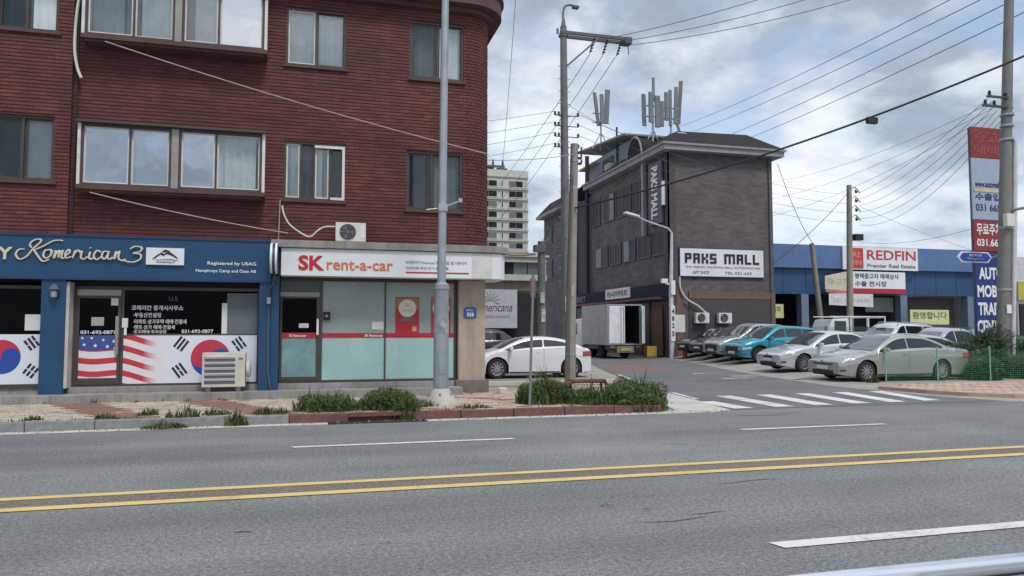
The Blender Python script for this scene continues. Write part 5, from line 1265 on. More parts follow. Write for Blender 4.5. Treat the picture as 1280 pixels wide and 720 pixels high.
def car(name, label, loc, L_, W_, top, belt, wx, wr, pm, rim=None, cabin=None, pill=(), zc=.20, tum=.36, rot=0.0, roofglass=False, rails=False, face='wide', group='cars parked in the yard', cat='car', cladding=False, front_lamp=(.62, .74)):
    """car facing -x; top: side outline (x,z); cabin=(cowl, roof front, roof rear, rear base)"""
    HW = W_ / 2; x0, x1 = -L_ / 2, L_ / 2
    P = [(x, 0, z) for x, z in top]; sm = [(p.x, p.z) for p in catmull(P, 6)]
    def zt(x): return interp(sm, x)
    def zb(x): return min(interp(belt, x), zt(x) - .015)
    def hw(x):
        t = min(1, abs(x) / (L_ / 2)); return HW * (1 - .055 * t ** 3 - .11 * t ** 14)
    rr = .055
    def ys(x, z):
        b, zbb, ztt = hw(x), zb(x), zt(x) - .03
        if z <= zbb:
            t = (z - zc) / max(.05, zbb - zc); y = b - .05 * (1 - t) ** 2 * (1 if t < 1 else 0) - .035 * max(0, t - .72) ** 1.0
            y += .010 * math.exp(-((t - .70) / .05) ** 2)
        else: y = b - .010 - .045 - (z - zbb) * tum
        r = rr if ztt - zbb < .3 else .09
        if z > ztt - r:
            u = min(1, (z - (ztt - r)) / r); y -= r * (1 - math.sqrt(max(0, 1 - u * u)))
        return max(.05, y)
    Ra = wr + .055
    def zl(x):
        z = zc + .06 * max(0, (abs(x) - L_ / 2 + .5) / .5) ** 2
        for w0 in wx:
            d = abs(x - w0)
            if d < Ra: z = max(z, wr + math.sqrt(Ra * Ra - d * d))
        return z
    xs = set([x0 + L_ * k / 84 for k in range(85)])
    for w0 in wx:
        for k in range(17): xs.add(w0 + Ra * math.cos(PI * k / 16) * .9999)
        xs.add(w0 + Ra + .004); xs.add(w0 - Ra - .004)
    xs.add(x0 + .02); xs.add(x1 - .02)
    xs = sorted(xs); xs2 = [xs[0]]
    for x in xs[1:]:
        if x - xs2[-1] > .0035: xs2.append(x)
    xs = xs2; NS, ND = 16, 10
    body = MB(); rows = []
    for x in xs:
        a, top_ = zl(x), zt(x) - .03; a = min(a, top_ - .05); side = []
        mid = zb(x)
        for k in range(NS + 1):
            u = k / NS
            if top_ - mid > .12:
                z = lerp(a, mid, u / .5) if u < .5 else lerp(mid, top_, ((u - .5) / .5) ** .85)
                if k == NS // 2: z = mid
            else: z = lerp(a, top_, u)
            side.append((ys(x, z), z))
        yt = side[-1][0]
        e = min(x - x0, x1 - x); sh = 1 - .03 * max(0, 1 - e / .03)
        ring = [(x, -y * sh, z) for y, z in side]
        for k in range(1, ND): 
            f = -1 + 2 * k / ND; ring.append((x, yt * f, top_ + .03 * (1 - f * f)))
        ring += [(x, y * sh, z) for y, z in side[::-1]]
        rows.append(ring)
    n = len(rows[0]); vs = [v for r in rows for v in r]; fs = []
    for i in range(len(rows) - 1):
        for k in range(n - 1): fs.append((i * n + k, (i + 1) * n + k, (i + 1) * n + k + 1, i * n + k + 1))
    body.add(vs, fs)
    for base in (0, (len(rows) - 1) * n):
        h = n // 2
        for k in range(h): 
            a, b, c, d = base + k, base + k + 1, base + n - 2 - k, base + n - 1 - k
            if b < c: body.add([vs[a], vs[b], vs[c], vs[d]], [(0, 1, 2, 3)])
            elif b == c: body.add([vs[a], vs[b], vs[d]], [(0, 1, 2)])
    root = thing(name, label, cat, (0, 0, 0), group)
    obj('body', body, pm, root, smooth=True, local=True)
    # under body and wheel wells
    ub = MB()
    ub.box(x0 + .12, x1 - .12, -HW + .28, HW - .28, zc - .02, .62)
    ub.box(wx[0] + Ra, wx[1] - Ra, -HW + .06, HW - .06, zc - .01, .5).box(x0 + .1, wx[0] - Ra, -HW + .2, HW - .2, zc + .02, .5).box(wx[1] + Ra, x1 - .1, -HW + .2, HW - .2, zc + .02, .5)
    for w0 in wx: ub.box(w0 - Ra, w0 + Ra, -HW + .28, HW - .28, .3, wr * 2 + .05)
    obj('underbody', ub, m_blktrim, root, local=True)
    def side_patch(nm, m, xa, xb, lo, hi, parent=root, off=.006, n=18, nz=6, both=True):
        for s in ((-1, 1) if both else (-1,)):
            mb = MB(); vs = []; fs = []; cols = []
            for i in range(n + 1):
                x = lerp(xa, xb, i / n); a, b = lo(x), hi(x)
                if b - a < .004: continue
                cols.append([(x, s * (ys(x, lerp(a, b, k / nz)) + off), lerp(a, b, k / nz)) for k in range(nz + 1)])
            if len(cols) < 2: continue
            for i, c in enumerate(cols):
                vs += c
                if i:
                    for k in range(nz):
                        o = (i - 1) * (nz + 1) + k; fs.append((o, o + 1, o + nz + 2, o + nz + 1) if s > 0 else (o, o + nz + 1, o + nz + 2, o + 1))
            mb.add(vs, fs); obj(nm, mb, m, parent, smooth=True, local=True)
    cw, rf_, rr_, rb = cabin
    hi_w = lambda x: min(zt(x) - .03 - .095, zt(x) - .10)
    lo_w = lambda x: zb(x) + .035
    cuts = [cw + .18] + list(pill) + [rb - .22]
    for a, b in zip(cuts, cuts[1:]): side_patch('side_window', m_cglass, a + .028, b - .028, lo_w, hi_w, n=22)
    # windscreen / rear window over the sloping top
    def top_patch(nm, m, xa, xb, inset, off=.012):
        vs = []; fs = []; n, q = 12, 10
        for i in range(n + 1):
            x = lerp(xa, xb, i / n); ztt = zt(x) - .03; yt = ys(x, ztt) ; yy = yt + .09 - inset
            for k in range(q + 1):
                f = -1 + 2 * k / q; f2 = f * yy / max(yt, .05)
                z = ztt + .03 * (1 - min(1, f2 * f2)) if abs(f2) <= 1 else ztt - (abs(f * yy) - yt) ** 2 / .14
                dz = (zt(x + .01) - zt(x - .01)) / .02; nl = math.hypot(dz, 1)
                vs.append((x - off * dz / nl, f * yy, z + off / nl))
        for i in range(n):
            for k in range(q): o = i * (q + 1) + k; fs.append((o, o + q + 1, o + q + 2, o + 1))
        obj(nm, MB().add(vs, fs), m, root, smooth=True, local=True)
    top_patch('windscreen', m_ws, cw + .05, rf_ - .03, .14)
    top_patch('rear_window', m_cglass, rr_ + .04, rb - .06, .16)
    if roofglass: top_patch('roof_glass', m_cglass, rf_ + .08, rr_ - .1, .16, .01)
    # bumpers, lamps, grille on the front
    zf = zt(x0 + .03)
    nose = lambda z, d=.0: x0 - d
    fr = MB()
    yw = hw(x0) * .93
    lz0, lz1 = front_lamp
    side_patch('headlight', m_lamp, x0 + .015, x0 + .42, lambda x: lz0 + (x - x0) * .10, lambda x: min(lz1 + (x - x0) * .14, zt(x) - .05), off=.010, n=8)
    for s in (-1, 1):
        obj('headlight', MB().box(x0 - .012, x0 + .03, s * (yw - .40), s * (yw - .01), lz0, min(lz1, zf - .05)), m_lamp, root, bevel=.01, local=True)
    gw = {'wide': .55, 'round': .32, 'dark': .62}[face]
    gz0, gz1 = {'wide': (.52, .60), 'round': (.36, .62), 'dark': (.40, .70)}[face]
    obj('grille', MB().box(x0 - .016, x0 + .03, -gw / 1.2, gw / 1.2, gz0, min(gz1, zf - .08)), m_blktrim, root, bevel=.012, local=True)
    obj('grille_trim', MB().box(x0 - .022, x0 + .0, -gw / 1.2, gw / 1.2, min(gz1, zf - .08) - .015, min(gz1, zf - .08) + .01), m_chrome, root, local=True)
    obj('air_intake', MB().box(x0 - .014, x0 + .03, -yw * .7, yw * .7, .24, .35), m_blktrim, root, bevel=.01, local=True)
    obj('front_plate', MB().box(x0 - .026, x0 - .01, -.26, .26, .375, .485), m_plate, root, local=True)
    obj('badge', MB().lathe([(.05, 0), (.05, -.012)], 12, 'X', (x0 - .02, 0, min(gz1, zf - .08) + .03)), m_chrome, root, local=True)
    side_patch('fog_lamp', m_lampdk, x0 + .02, x0 + .2, lambda x: .33, lambda x: .40, off=.008, n=5)
    side_patch('tail_light', m_tail, x1 - .36, x1 - .015, lambda x: min(zb(x), .93) - .20, lambda x: min(zb(x), .93) - .03 + (x - x1) * .05, off=.010, n=8)
    for s in (-1, 1): obj('tail_light', MB().box(x1 - .03, x1 + .012, s * (yw - .36), s * (yw - .01), min(zb(x1 - .1), .93) - .18, min(zb(x1 - .1), .93) - .04), m_tail, root, bevel=.01, local=True)
    # seams, handles, sills, mirrors
    for xq in [cw + .30] + [p for p in pill] + ([rb - .38] if len(pill) > 1 else []):
        side_patch('door_seam', m_blktrim, xq - .004, xq + .004, lambda x: max(zc + .13, zl(x) + .01), lambda x: zb(x) - .0, off=.003, n=1, nz=10)
    for p in list(pill):
        side_patch('door_handle', pm, p - .28, p - .10, lambda x: zb(x) - .10, lambda x: zb(x) - .07, off=.028, n=3, nz=2)
    side_patch('sill', m_blktrim, wx[0] + Ra + .02, wx[1] - Ra - .02, lambda x: zc + .01, lambda x: zc + (.16 if cladding else .055), off=.008, n=10, nz=2)
    side_patch('window_trim', m_chrome if not cladding else m_blktrim, cw + .24, rb - .3, lambda x: zb(x) + .012, lambda x: zb(x) + .03, off=.008, n=14, nz=1)
    if cladding:
        for w0 in wx:
            for s in (-1, 1):
                mb = MB(); vs = []; fs = []
                for k in range(17):
                    a = PI * k / 16; 
                    for r in (Ra, Ra + .07):
                        xx_, z = w0 + r * math.cos(a), wr + r * math.sin(a); vs.append((xx_, s * (ys(xx_, max(z, zc + .02)) + .012), z))
                    if k: o = 2 * (k - 1); fs.append((o, o + 1, o + 3, o + 2))
                obj('arch_trim', mb.add(vs, fs), m_blktrim, root, local=True)
    for s in (-1, 1):
        y = ys(cw + .34, zb(cw + .34)); z = zb(cw + .34) + .07
        M = Matrix.Translation((cw + .36, s * (y + .10), z + .02))
        mb = MB().mbox(M, .12, .20, .13)
        mm = obj('mirror', mb, pm, root, bevel=.035, local=True, smooth=True)
        obj('mirror_arm', MB().box(-.03, .03, -s * .14, -s * .06, -.05, 0), m_blktrim, mm, local=True).location = M.translation
    if rails:
        for s in (-1, 1): obj('roof_rail', MB().tube(catmull([(rf_ + .1, s * .56, zt(rf_ + .1) - .03), (rf_ + .25, s * .57, zt(rf_ + .25) + .035), (rr_ - .3, s * .57, zt(rr_ - .3) + .035), (rr_ - .1, s * .56, zt(rr_ - .1) - .03)], 4), .016, 6), m_chrome, root, local=True)
    # wheels
    for w0 in wx:
        for s in (-1, 1):
            ty = MB(); yo = s * (HW - .03); wd = .2
            ty.lathe([(wr * .66, 0), (wr * .93, 0), (wr, -.03 * s), (wr, -(wd - .03) * s), (wr * .93, -wd * s), (wr * .66, -wd * s)], 28, 'Y', (0, 0, 0))
            ty.f = [f for f in ty.f if len(f) < 20]; ty.mi = [0] * len(ty.f)
            wh = obj('wheel', ty, m_rubber, root, smooth=True, local=True); wh.location = (w0, yo, wr)
            rm = MB(); rq = wr * .67
            rm.lathe([(rq, .0), (rq, -.012 * s), (rq - .02, -.02 * s), (rq - .025, -.08 * s)], 28, 'Y')
            for k in range(10):
                a = 2 * PI * k / 10 + .3; da = .11
                rm.add([(.05 * math.cos(a - .5), -.010 * s, .05 * math.sin(a - .5)), ((rq - .01) * math.cos(a - da), -.014 * s, (rq - .01) * math.sin(a - da)), ((rq - .01) * math.cos(a + da), -.014 * s, (rq - .01) * math.sin(a + da)), (.05 * math.cos(a + .5), -.010 * s, .05 * math.sin(a + .5)),
                        (.05 * math.cos(a - .5), -.04 * s, .05 * math.sin(a - .5)), ((rq - .01) * math.cos(a - da), -.04 * s, (rq - .01) * math.sin(a - da)), ((rq - .01) * math.cos(a + da), -.04 * s, (rq - .01) * math.sin(a + da)), (.05 * math.cos(a + .5), -.04 * s, .05 * math.sin(a + .5))],
                       [(0, 1, 2, 3), (0, 4, 5, 1), (2, 6, 7, 3)])
            # drop the closed discs of the lathe so the spokes show
            rm.f = [f for f in rm.f if len(f) < 20]
            rm.mi = [0] * len(rm.f); 
            obj('rim', rm, rim or m_rim, wh, local=True)
            obj('hub', MB().lathe([(.055, .002 * s), (.055, -.03 * s)], 12, 'Y'), rim or m_rim, wh, local=True)
            obj('brake_disc', MB().lathe([(rq - .03, -.085 * s), (rq - .03, -.1 * s)], 20, 'Y'), m_blktrim, wh, local=True)
    root.location = (loc[0], loc[1], zlot(loc[0], loc[1]) - .006 if loc[0] > 14 else loc[2]); root.rotation_euler.z = rot
    if loc[0] > 14: root.rotation_euler.x = math.atan(.021) if loc[1] < 34 and loc[0] < 40 else 0
    return root

# outlines: x along the car (front -), z up
def sedan(H=1.46, L_=4.85):
    h = L_ / 2
    return dict(L_=L_, W_=1.82, top=[(-h, .60), (-h + .06, .68), (-h + .35, .80), (-h + .85, .90), (-h + 1.22, .97), (-h + 1.62, 1.19), (-h + 2.0, 1.385), (-h + 2.35, H - .01), (-h + 2.75, H), (-h + 3.2, H - .03), (-h + 3.6, 1.33), (-h + 4.0, 1.16), (-h + 4.2, 1.09), (-h + 4.6, 1.06), (h - .04, 1.0), (h, .86)],
                belt=[(-h, .60), (-h + 1.0, .86), (-h + 1.6, .92), (-h + 3.4, 1.0), (h, 1.0)], wx=(-h + .93, -h + .93 + L_ * .575), wr=.325,
                cabin=(-h + 1.20, -h + 2.14, -h + 3.14, -h + 4.1), pill=(-h + 2.52,), zc=.19)
def suv(H=1.62, L_=4.35, hood=1.0):
    h = L_ / 2
    return dict(L_=L_, W_=1.84, top=[(-h, .72), (-h + .05, .82), (-h + .25, .93), (-h + .7, hood), (-h + 1.0, hood + .05), (-h + 1.32, 1.25), (-h + 1.68, 1.48), (-h + 2.0, H - .02), (-h + 2.5, H), (-h + 3.2, H - .03), (-h + 3.7, H - .10), (-h + 4.05, 1.32), (-h + 4.28, 1.08), (h, .92)],
                belt=[(-h, .72), (-h + .9, .95), (-h + 1.5, 1.0), (-h + 3.6, 1.10), (h, 1.1)], wx=(-h + .85, -h + .85 + L_ * .605), wr=.345,
                cabin=(-h + .98, -h + 1.8, -h + 3.75, -h + 4.25), pill=(-h + 2.2, -h + 3.1), zc=.22)
h = 4.2 / 2
hatch = dict(L_=4.2, W_=1.79, top=[(-h, .56), (-h + .05, .66), (-h + .3, .80), (-h + .7, .93), (-h + 1.0, 1.02), (-h + 1.4, 1.21), (-h + 1.8, 1.35), (-h + 2.2, 1.41), (-h + 2.7, 1.40), (-h + 3.2, 1.32), (-h + 3.7, 1.14), (-h + 3.95, 1.04), (-h + 4.1, 1.0), (h - .02, .9), (h, .72)],
             belt=[(-h, .56), (-h + .9, .88), (-h + 1.5, .93), (-h + 3.2, 1.03), (h, 1.0)], wx=(-h + .84, -h + .84 + 2.6), wr=.335,
             cabin=(-h + .92, -h + 1.85, -h + 3.0, -h + 3.95), pill=(-h + 2.45,), zc=.17)
car('hatchback', 'white sporty hatchback parked beyond the brick corner behind the concrete pole', (7.12, 24.6, 0), pm=paint('white_paint', (.70, .71, .72), 0, .35), rim=m_rim, face='wide', group='cars parked in the yard', **hatch)
car('sedan', 'silver beige saloon nearest the green netting posts, in front of all the parked cars', (18.2, 20.25, 0), pm=paint('champagne_paint', (.37, .375, .345), .4), face='wide', **sedan(1.48, 5.0))
car('sedan', 'silver saloon mostly hidden behind the nearest silver beige saloon', (20.6, 22.3, 0), pm=paint('pale_silver_paint', (.50, .52, .54), .35), **sedan(1.44, 4.7))
car('sedan', 'pearl white saloon with round grille parked between the teal car and the silver cars', (18.85, 24.3, 0), pm=paint('pearl_paint', (.55, .57, .60), .25), face='round', front_lamp=(.58, .70), **sedan(1.50, 4.8))
car('compact_suv', 'bright teal compact SUV with black wheel arch trim', (20.15, 29.3, 0), pm=paint('teal_paint', (.01, .27, .38), .3), face='dark', cladding=True, rim=m_rimdk, front_lamp=(.56, .66), **suv(1.63, 4.3, 1.02))
car('suv', 'silver grey SUV parked just behind the teal one', (20.6, 31.7, 0), pm=paint('grey_silver_paint', (.33, .36, .38), .4), face='dark', front_lamp=(.66, .80), **suv(1.70, 4.5, 1.04))
car('sedan', 'dark charcoal car between the silver SUV and the black car by the mall wall', (21.3, 34.2, 0), pm=paint('charcoal_paint', (.07, .08, .095), .4), face='dark', **sedan(1.47, 4.6))
car('sedan', 'black car closest to the mall front wall', (21.7, 36.6, 0), pm=paint('black_paint', (.018, .019, .022), .3), face='dark', **sedan(1.45, 4.5))
car('suv', 'white SUV with roof rails showing only its roof above the silver saloons', (24.6, 26.9, 0), pm=paint('white_suv_paint', (.64, .65, .66), 0, .35), rails=True, **suv(1.78, 4.6, 1.05))
car('sedan', 'pale grey car behind the silver beige saloon, its dark side windows showing', (24.1, 24.2, 0), pm=paint('lilac_grey_paint', (.46, .47, .52), .3), rails=False, **sedan(1.62, 4.7))
car('suv', 'pale SUV roof showing over the silver saloons, behind the one with roof rails', (28.0, 31.0, 0), pm=MATS['pearl_paint'], **suv(1.72, 4.6, 1.05))
car('sedan', 'dark saloon in the second row left of the pylon sign', (32.6, 29.9, 0), pm=paint('dark_blue_paint', (.02, .025, .04), .3), **sedan(1.50, 4.7))
car('suv', 'dark SUV under the pale banner', (6.7, 32.5, 0), pm=MATS['black_paint'], **suv(1.68, 4.5))
car('suv', 'pale SUV parked in the bays beyond the big pole at the right edge', (47.5, 36.5, 0), pm=MATS['white_suv_paint'], **suv(1.7, 4.5))
car('sedan', 'dark car standing inside the hall behind the small yellow banner', (33.3, 43.5, 0), pm=MATS['charcoal_paint'], **sedan(1.5, 4.7))

# small white pick-up with a loading frame
pk = thing('pickup_truck', 'small white truck with an open frame behind the green fence', 'truck', (31.4, 38.2, 0))
mw = MATS['white_paint']
obj('cab', MB().prismy([(29.4, .5), (29.4, 1.2), (29.75, 1.95), (30.9, 2.02), (30.95, .5)], 37.4, 39.0), mw, pk, bevel=.06)
obj('windscreen', MB().prismy([(29.45, 1.28), (29.72, 1.86), (29.78, 1.86), (29.55, 1.28)], 37.5, 38.9), m_cglass, pk)
obj('side_window', MB().box(29.9, 30.7, 37.38, 37.4, 1.25, 1.85), m_cglass, pk)
obj('load_bed', MB().box(31.0, 33.6, 37.4, 39.0, .7, .85).box(31.0, 33.6, 37.4, 37.44, .85, 1.2).box(31, 33.6, 38.96, 39, .85, 1.2), mw, pk)
fr = MB()
for x in (31.05, 32.3, 33.5): fr.box(x, x + .06, 37.41, 37.47, 1.2, 2.1).box(x, x + .06, 38.9, 38.96, 1.2, 2.1).box(x, x + .06, 37.47, 38.9, 2.04, 2.1)
fr.box(29.6, 33.56, 37.41, 37.47, 2.101, 2.15).box(29.6, 33.56, 38.9, 38.96, 2.101, 2.15)
obj('load_frame', fr, m_white, pk)
PKZ = True
for x in (30.1, 32.8):
    for y in (37.5, 38.75): obj('wheel', MB().lathe([(.18, 0), (.3, 0), (.32, .03), (.32, .15), (.3, .18), (.18, .18)], 18, 'Y', (x, y, .32)), m_rubber, pk, smooth=True)

pk.location.z = .31
# white box truck, rear towards the road
tk = thing('box_truck', 'white box truck with one rear door open, standing in the side street by the mall', 'truck', (17, 38.4, 0))
m_box = mat('box_white', (.72, .73, .74), .5, dirt=.2, streak=.3)
bx = MB().box(15.85, 15.92, 38.5, 42.6, .86, 3.02).box(17.83, 17.9, 38.5, 42.6, .86, 3.02).box(15.92, 17.83, 42.53, 42.6, .86, 3.02).box(15.85, 17.9, 38.5, 42.6, 3.021, 3.08).box(15.85, 17.9, 38.5, 42.6, .78, .858)
obj('cargo_box', bx, mat('box_grey_side', (.52, .52, .53), .6, dirt=.2, streak=.35), tk)
obj('corner_rail', MB().box(15.82, 15.9, 38.42, 38.498, .78, 3.08).box(17.85, 17.93, 38.42, 38.498, .78, 3.08).box(15.9, 17.85, 38.42, 38.498, 3.0, 3.08).box(15.9, 17.85, 38.42, 38.498, .78, .86), m_steel, tk)
dl = obj('rear_door', MB().box(15.91, 16.86, 38.38, 38.43, .87, 2.98), m_box, tk, bevel=.01)
obj('lock_rod', MB().tube([(16.62, 38.36, .9), (16.62, 38.36, 2.95)], .02, 6).tube([(16.78, 38.36, .9), (16.78, 38.36, 2.95)], .02, 6), m_steel, dl)
M = Matrix.Translation((17.86, 38.1, 1.93)) @ Matrix.Rotation(R(-32), 4, 'Z')
dr_ = obj('rear_door', MB().mbox(M, .06, .9, 2.1), m_box, tk)
obj('door_panel', MB().mbox(M @ Matrix.Translation((-.036, 0, .0)), .01, .75, 1.9), m_white, dr_)
obj('dark_box_inside', MB().box(15.93, 17.82, 38.6, 42.5, .87, .89).box(17.80, 17.825, 38.6, 42.5, .9, 3.0), m_dark, tk)  # near-black sheets paint the shade inside the open box
ch_ = MB().box(16.1, 17.6, 38.6, 46.0, .5, .78).box(15.95, 17.8, 38.42, 38.52, .42, .58)
obj('chassis', ch_, m_blktrim, tk)
obj('bumper', MB().box(16.35, 17.4, 38.36, 38.42, .36, .72), mat('bumper_olive', (.20, .18, .11), .7, dirt=.3), tk)
obj('plate', MB().box(16.6, 17.2, 38.33, 38.36, .45, .6), mat('plate_yellow', (.36, .31, .14), .6), tk)
for x in (15.98, 17.5): obj('tail_light', MB().box(x, x + .28, 38.36, 38.42, .6, .74), mat('tail_lamp_dull', (.28, .10, .07), .4), tk)
for x in (15.98, 17.35):
    for y in (40.0, 44.9): obj('wheel', MB().lathe([(.2, 0), (.36, 0), (.39, .03), (.39, .3), (.36, .33), (.2, .33)], 20, 'X', (x, y, .39)), m_rubber, tk, smooth=True)
obj('cab', MB().prismx([(42.8, .6), (42.8, 2.2), (43.1, 2.35), (44.9, 2.3), (45.5, 1.4), (45.6, .6)], 15.95, 17.8), mw, tk, bevel=.08)
obj('side_window', MB().box(15.93, 15.95, 43.7, 44.8, 1.35, 2.05), m_cglass, tk)
obj('side_mirror', MB().box(15.55, 15.72, 44.95, 45.0, 1.5, 1.95).tube([(15.62, 44.97, 1.9), (15.95, 44.97, 2.1)], .02, 5), m_blktrim, tk)

# red cone-like fire point and yellow object beside the street light
hy = thing('hydrant', 'red fire hydrant at the foot of the white street light', 'hydrant', (19.75, 36.9, 0))
obj('barrel', MB().lathe([(.16, 0), (.16, .06), (.12, .1), (.12, .6), (.17, .64), (.17, .7), (.12, .82), (.04, .92), (.03, .97)], 14, c=(19.72, 36.8, .05)), mat('hydrant_red', (.36, .04, .04), .5, dirt=.2), hy, smooth=True)
obj('outlet', MB().lathe([(.07, -.22), (.07, .22)], 10, 'X', (19.72, 36.8, .55)), MATS['hydrant_red'], hy)
tag(obj('yellow_crate', MB().box(18.35, 18.95, 38.7, 38.73, .1, .7).box(18.35, 18.38, 38.73, 39.1, .1, .7).box(18.92, 18.95, 38.73, 39.1, .1, .7).box(18.35, 18.95, 39.1, 39.13, .1, .7).box(18.35, 18.95, 38.7, 39.13, .08, .12), mat('crate_yellow', (.42, .25, .04), .6, dirt=.2)), 'open orange-yellow crate by the mall doorway behind the truck', 'crate')

# ================================================================ wing mirror and door of the car the picture is taken beside
vm = thing('parked_car', 'pale bluish car door and wing mirror at the bottom right edge', 'car', (.9, .55, 0))
pv = paint('lavender_paint', (.50, .52, .62), .1, .35)
px_ = [(.30, 1.385), (.46, 1.396), (.56, 1.41), (.72, 1.415), (1.1, 1.42), (1.4, 1.42)]
hm = MB().prism([(.44, .612), (.41, .620), (.44, .628), (1.02, .628), (1.02, .60), (.60, .60), (.50, .604)], 1.22, 1.368)
obj('mirror_housing', hm, pv, vm, bevel=.012)
obj('mirror_bezel', MB().prismy([(.545, 1.24), (.535, 1.345), (.545, 1.358), (.57, 1.3665), (1.0, 1.3665), (1.0, 1.24)], .588, .5995), mat('bezel_grey', (.24, .25, .26), .5), vm, bevel=.003)
obj('mirror_glass', MB().box(.565, .99, .5865, .5885, 1.245, 1.3615), mat('mirror_glass', (.012, .012, .014), .08, spec=.8), vm)
obj('painted_reflection', MB().box(.66, .69, .5855, .5868, 1.30, 1.359).box(.70, .8, .5855, .5868, 1.30, 1.352), mat('reflection_paint', (.35, .40, .48), .3), vm)  # pale bars painting the light patches reflected in the mirror glass
obj('mirror_arm', MB().box(.95, 1.15, .64, .74, 1.2, 1.26).box(1.1, 1.16, .64, .82, 1.05, 1.25), m_blktrim, vm)
obj('door', MB().prismx([(.80, .42), (.76, .70), (.79, 1.16), (.86, 1.18), (.90, 1.16), (.90, .42)], .3, 1.9), pv, vm, bevel=.01)
obj('door_handle', MB().box(.4, .6, .735, .765, .98, 1.01), m_chrome, vm)
obj('sill', MB().box(-.2, 1.95, .80, .9, .22, .41), m_blktrim, vm)
obj('wheel', MB().lathe([(.2, 0), (.3, 0), (.33, .03), (.33, .18), (.3, .2), (.2, .2)], 20, 'Y', (2.4, .76, .33)), m_rubber, vm, smooth=True)
obj('rear_panel', MB().prismx([(.80, .42), (.76, .70), (.79, 1.16), (.90, 1.16), (.90, .42)], 1.91, 3.0), pv, vm)

# ================================================================ plants
def leafmat(name, c, c2):
    m = bpy.data.materials.new(name); m.use_nodes = True; t = m.node_tree; p = t.nodes['Principled BSDF']
    g = t.nodes.new('ShaderNodeNewGeometry')
    cc = ramp(t, g.outputs['Random Per Island'], [(0, c), (.75, c2), (1.0, tuple(x * 1.5 for x in c2))])
    L(t, cc, p.inputs['Base Color']); p.inputs['Roughness'].default_value = .55
    p.inputs['Specular IOR Level'].default_value = .3
    tr = t.nodes.new('ShaderNodeBsdfTranslucent'); L(t, cc, tr.inputs[0]); mx = t.nodes.new('ShaderNodeMixShader'); mx.inputs[0].default_value = .3
    L(t, p.outputs[0], mx.inputs[1]); L(t, tr.outputs[0], mx.inputs[2])
    L(t, mx.outputs[0], t.nodes['Material Output'].inputs[0]); return m
m_grass = leafmat('weed_green', (.035, .075, .020), (.10, .145, .045))
m_grass2 = leafmat('weed_dry', (.10, .11, .05), (.20, .18, .09))
m_leaf = leafmat('shrub_green', (.03, .085, .03), (.075, .15, .05))
m_leafd = leafmat('shrub_dark', (.024, .045, .022), (.065, .085, .04))
def blades(mb, x, y, z, rx, ry, h, n, wd=.011, lean=.35):
    for _ in range(n):
        a = random.random() * 2 * PI; r = math.sqrt(random.random())
        bx_, by = x + rx * r * math.cos(a), y + ry * r * math.sin(a)
        hh = h * random.uniform(.3, 1.0) * (1.15 - .75 * r * r) * (1 + .45 * noise.noise(Vector((bx_ * 4.5, by * 4.5, z + h * 3)))) * (1.35 if random.random() < .06 else 1)
        la = random.random() * 2 * PI; ll = hh * lean * random.uniform(.2, 1.5)
        dx, dy = math.cos(la), math.sin(la); w_ = wd * random.uniform(.6, 1.4)
        nx, ny = -dy, dx; ps = []
        for k, (u, q) in enumerate(((0, .7), (.45, 1), (.8, .7))):
            cx_, cy_, cz = bx_ + dx * ll * u ** 2, by + dy * ll * u ** 2, z + hh * u * (1 - .12 * u)
            ps += [(cx_ - nx * w_ * q, cy_ - ny * w_ * q, cz), (cx_ + nx * w_ * q, cy_ + ny * w_ * q, cz)]
        ps.append((bx_ + dx * ll * 1.15, by + dy * ll * 1.15, z + hh * .98))
        mb.add(ps, [(0, 1, 3, 2), (2, 3, 5, 4), (4, 5, 6)])
def leaves(mb, c, rad, n, s=.05, flat=.0):
    for _ in range(n):
        while True:
            p = Vector((random.uniform(-1, 1), random.uniform(-1, 1), random.uniform(-1, 1)))
            if p.length < 1: break
        p = p * (p.length ** -.35 if p.length > .05 else 1)
        q = Vector((c[0] + p.x * rad[0], c[1] + p.y * rad[1], c[2] + p.z * rad[2]))
        q += Vector((noise.noise(q * 2.2), noise.noise(q * 2.2 + Vector((9, 0, 0))), noise.noise(q * 2.2 + Vector((0, 7, 0))))) * .22 * min(rad[0], .8)
        if q.z < .02: continue
        u = Vector((random.gauss(0, 1), random.gauss(0, 1), random.gauss(0, 1))).normalized(); v = u.orthogonal().normalized()
        ss = s * random.uniform(.5, 1.3)
        mb.add([q - u * ss, q + v * ss * .4, q + u * ss, q - v * ss * .4], [(0, 1, 2, 3)])
def weeds(name, label, cat, x, y, z, rx, ry, h, n, m=None, lv=0, wd=.011, ls=.035, group=None, dry=.15):
    t_ = thing(name, label, cat, (x, y, z), group)
    mb = MB(); blades(mb, x, y, z, rx, ry, h, int(n * (1 - dry)), wd)
    if lv: leaves(mb, (x, y, z + h * .42), (rx * .95, ry * .95, h * .45), lv, ls)
    obj('foliage', mb, m or m_grass, t_)
    if dry:
        mb = MB(); blades(mb, x, y, z, rx, ry, h * 1.08, int(n * dry), wd * .8); obj('dry_stalks', mb, m_grass2, t_)
    return t_
weeds('weed_clump', 'leafy weed clump by the kerb under the red posters, right of the pair', 'weeds', 1.35, 13.95, .13, .55, .40, .44, 800, lv=2200, ls=.03, dry=.25)
weeds('weed_clump', 'leafy weed clump by the kerb below the car hire lettering, left of the pair', 'weeds', .25, 13.95, .13, .62, .38, .36, 600, lv=1500, ls=.03, dry=.3)
weeds('weed_clump', 'weeds spilling over the kerb edge left of the street light foot', 'weeds', 1.65, 13.42, .0, .28, .14, .42, 350, lv=200)
weeds('shrub', 'low green shrub around the foot of the thin sign post', 'shrub', 4.55, 14.35, .12, .62, .5, .58, 1100, lv=2600, ls=.03, dry=.25)
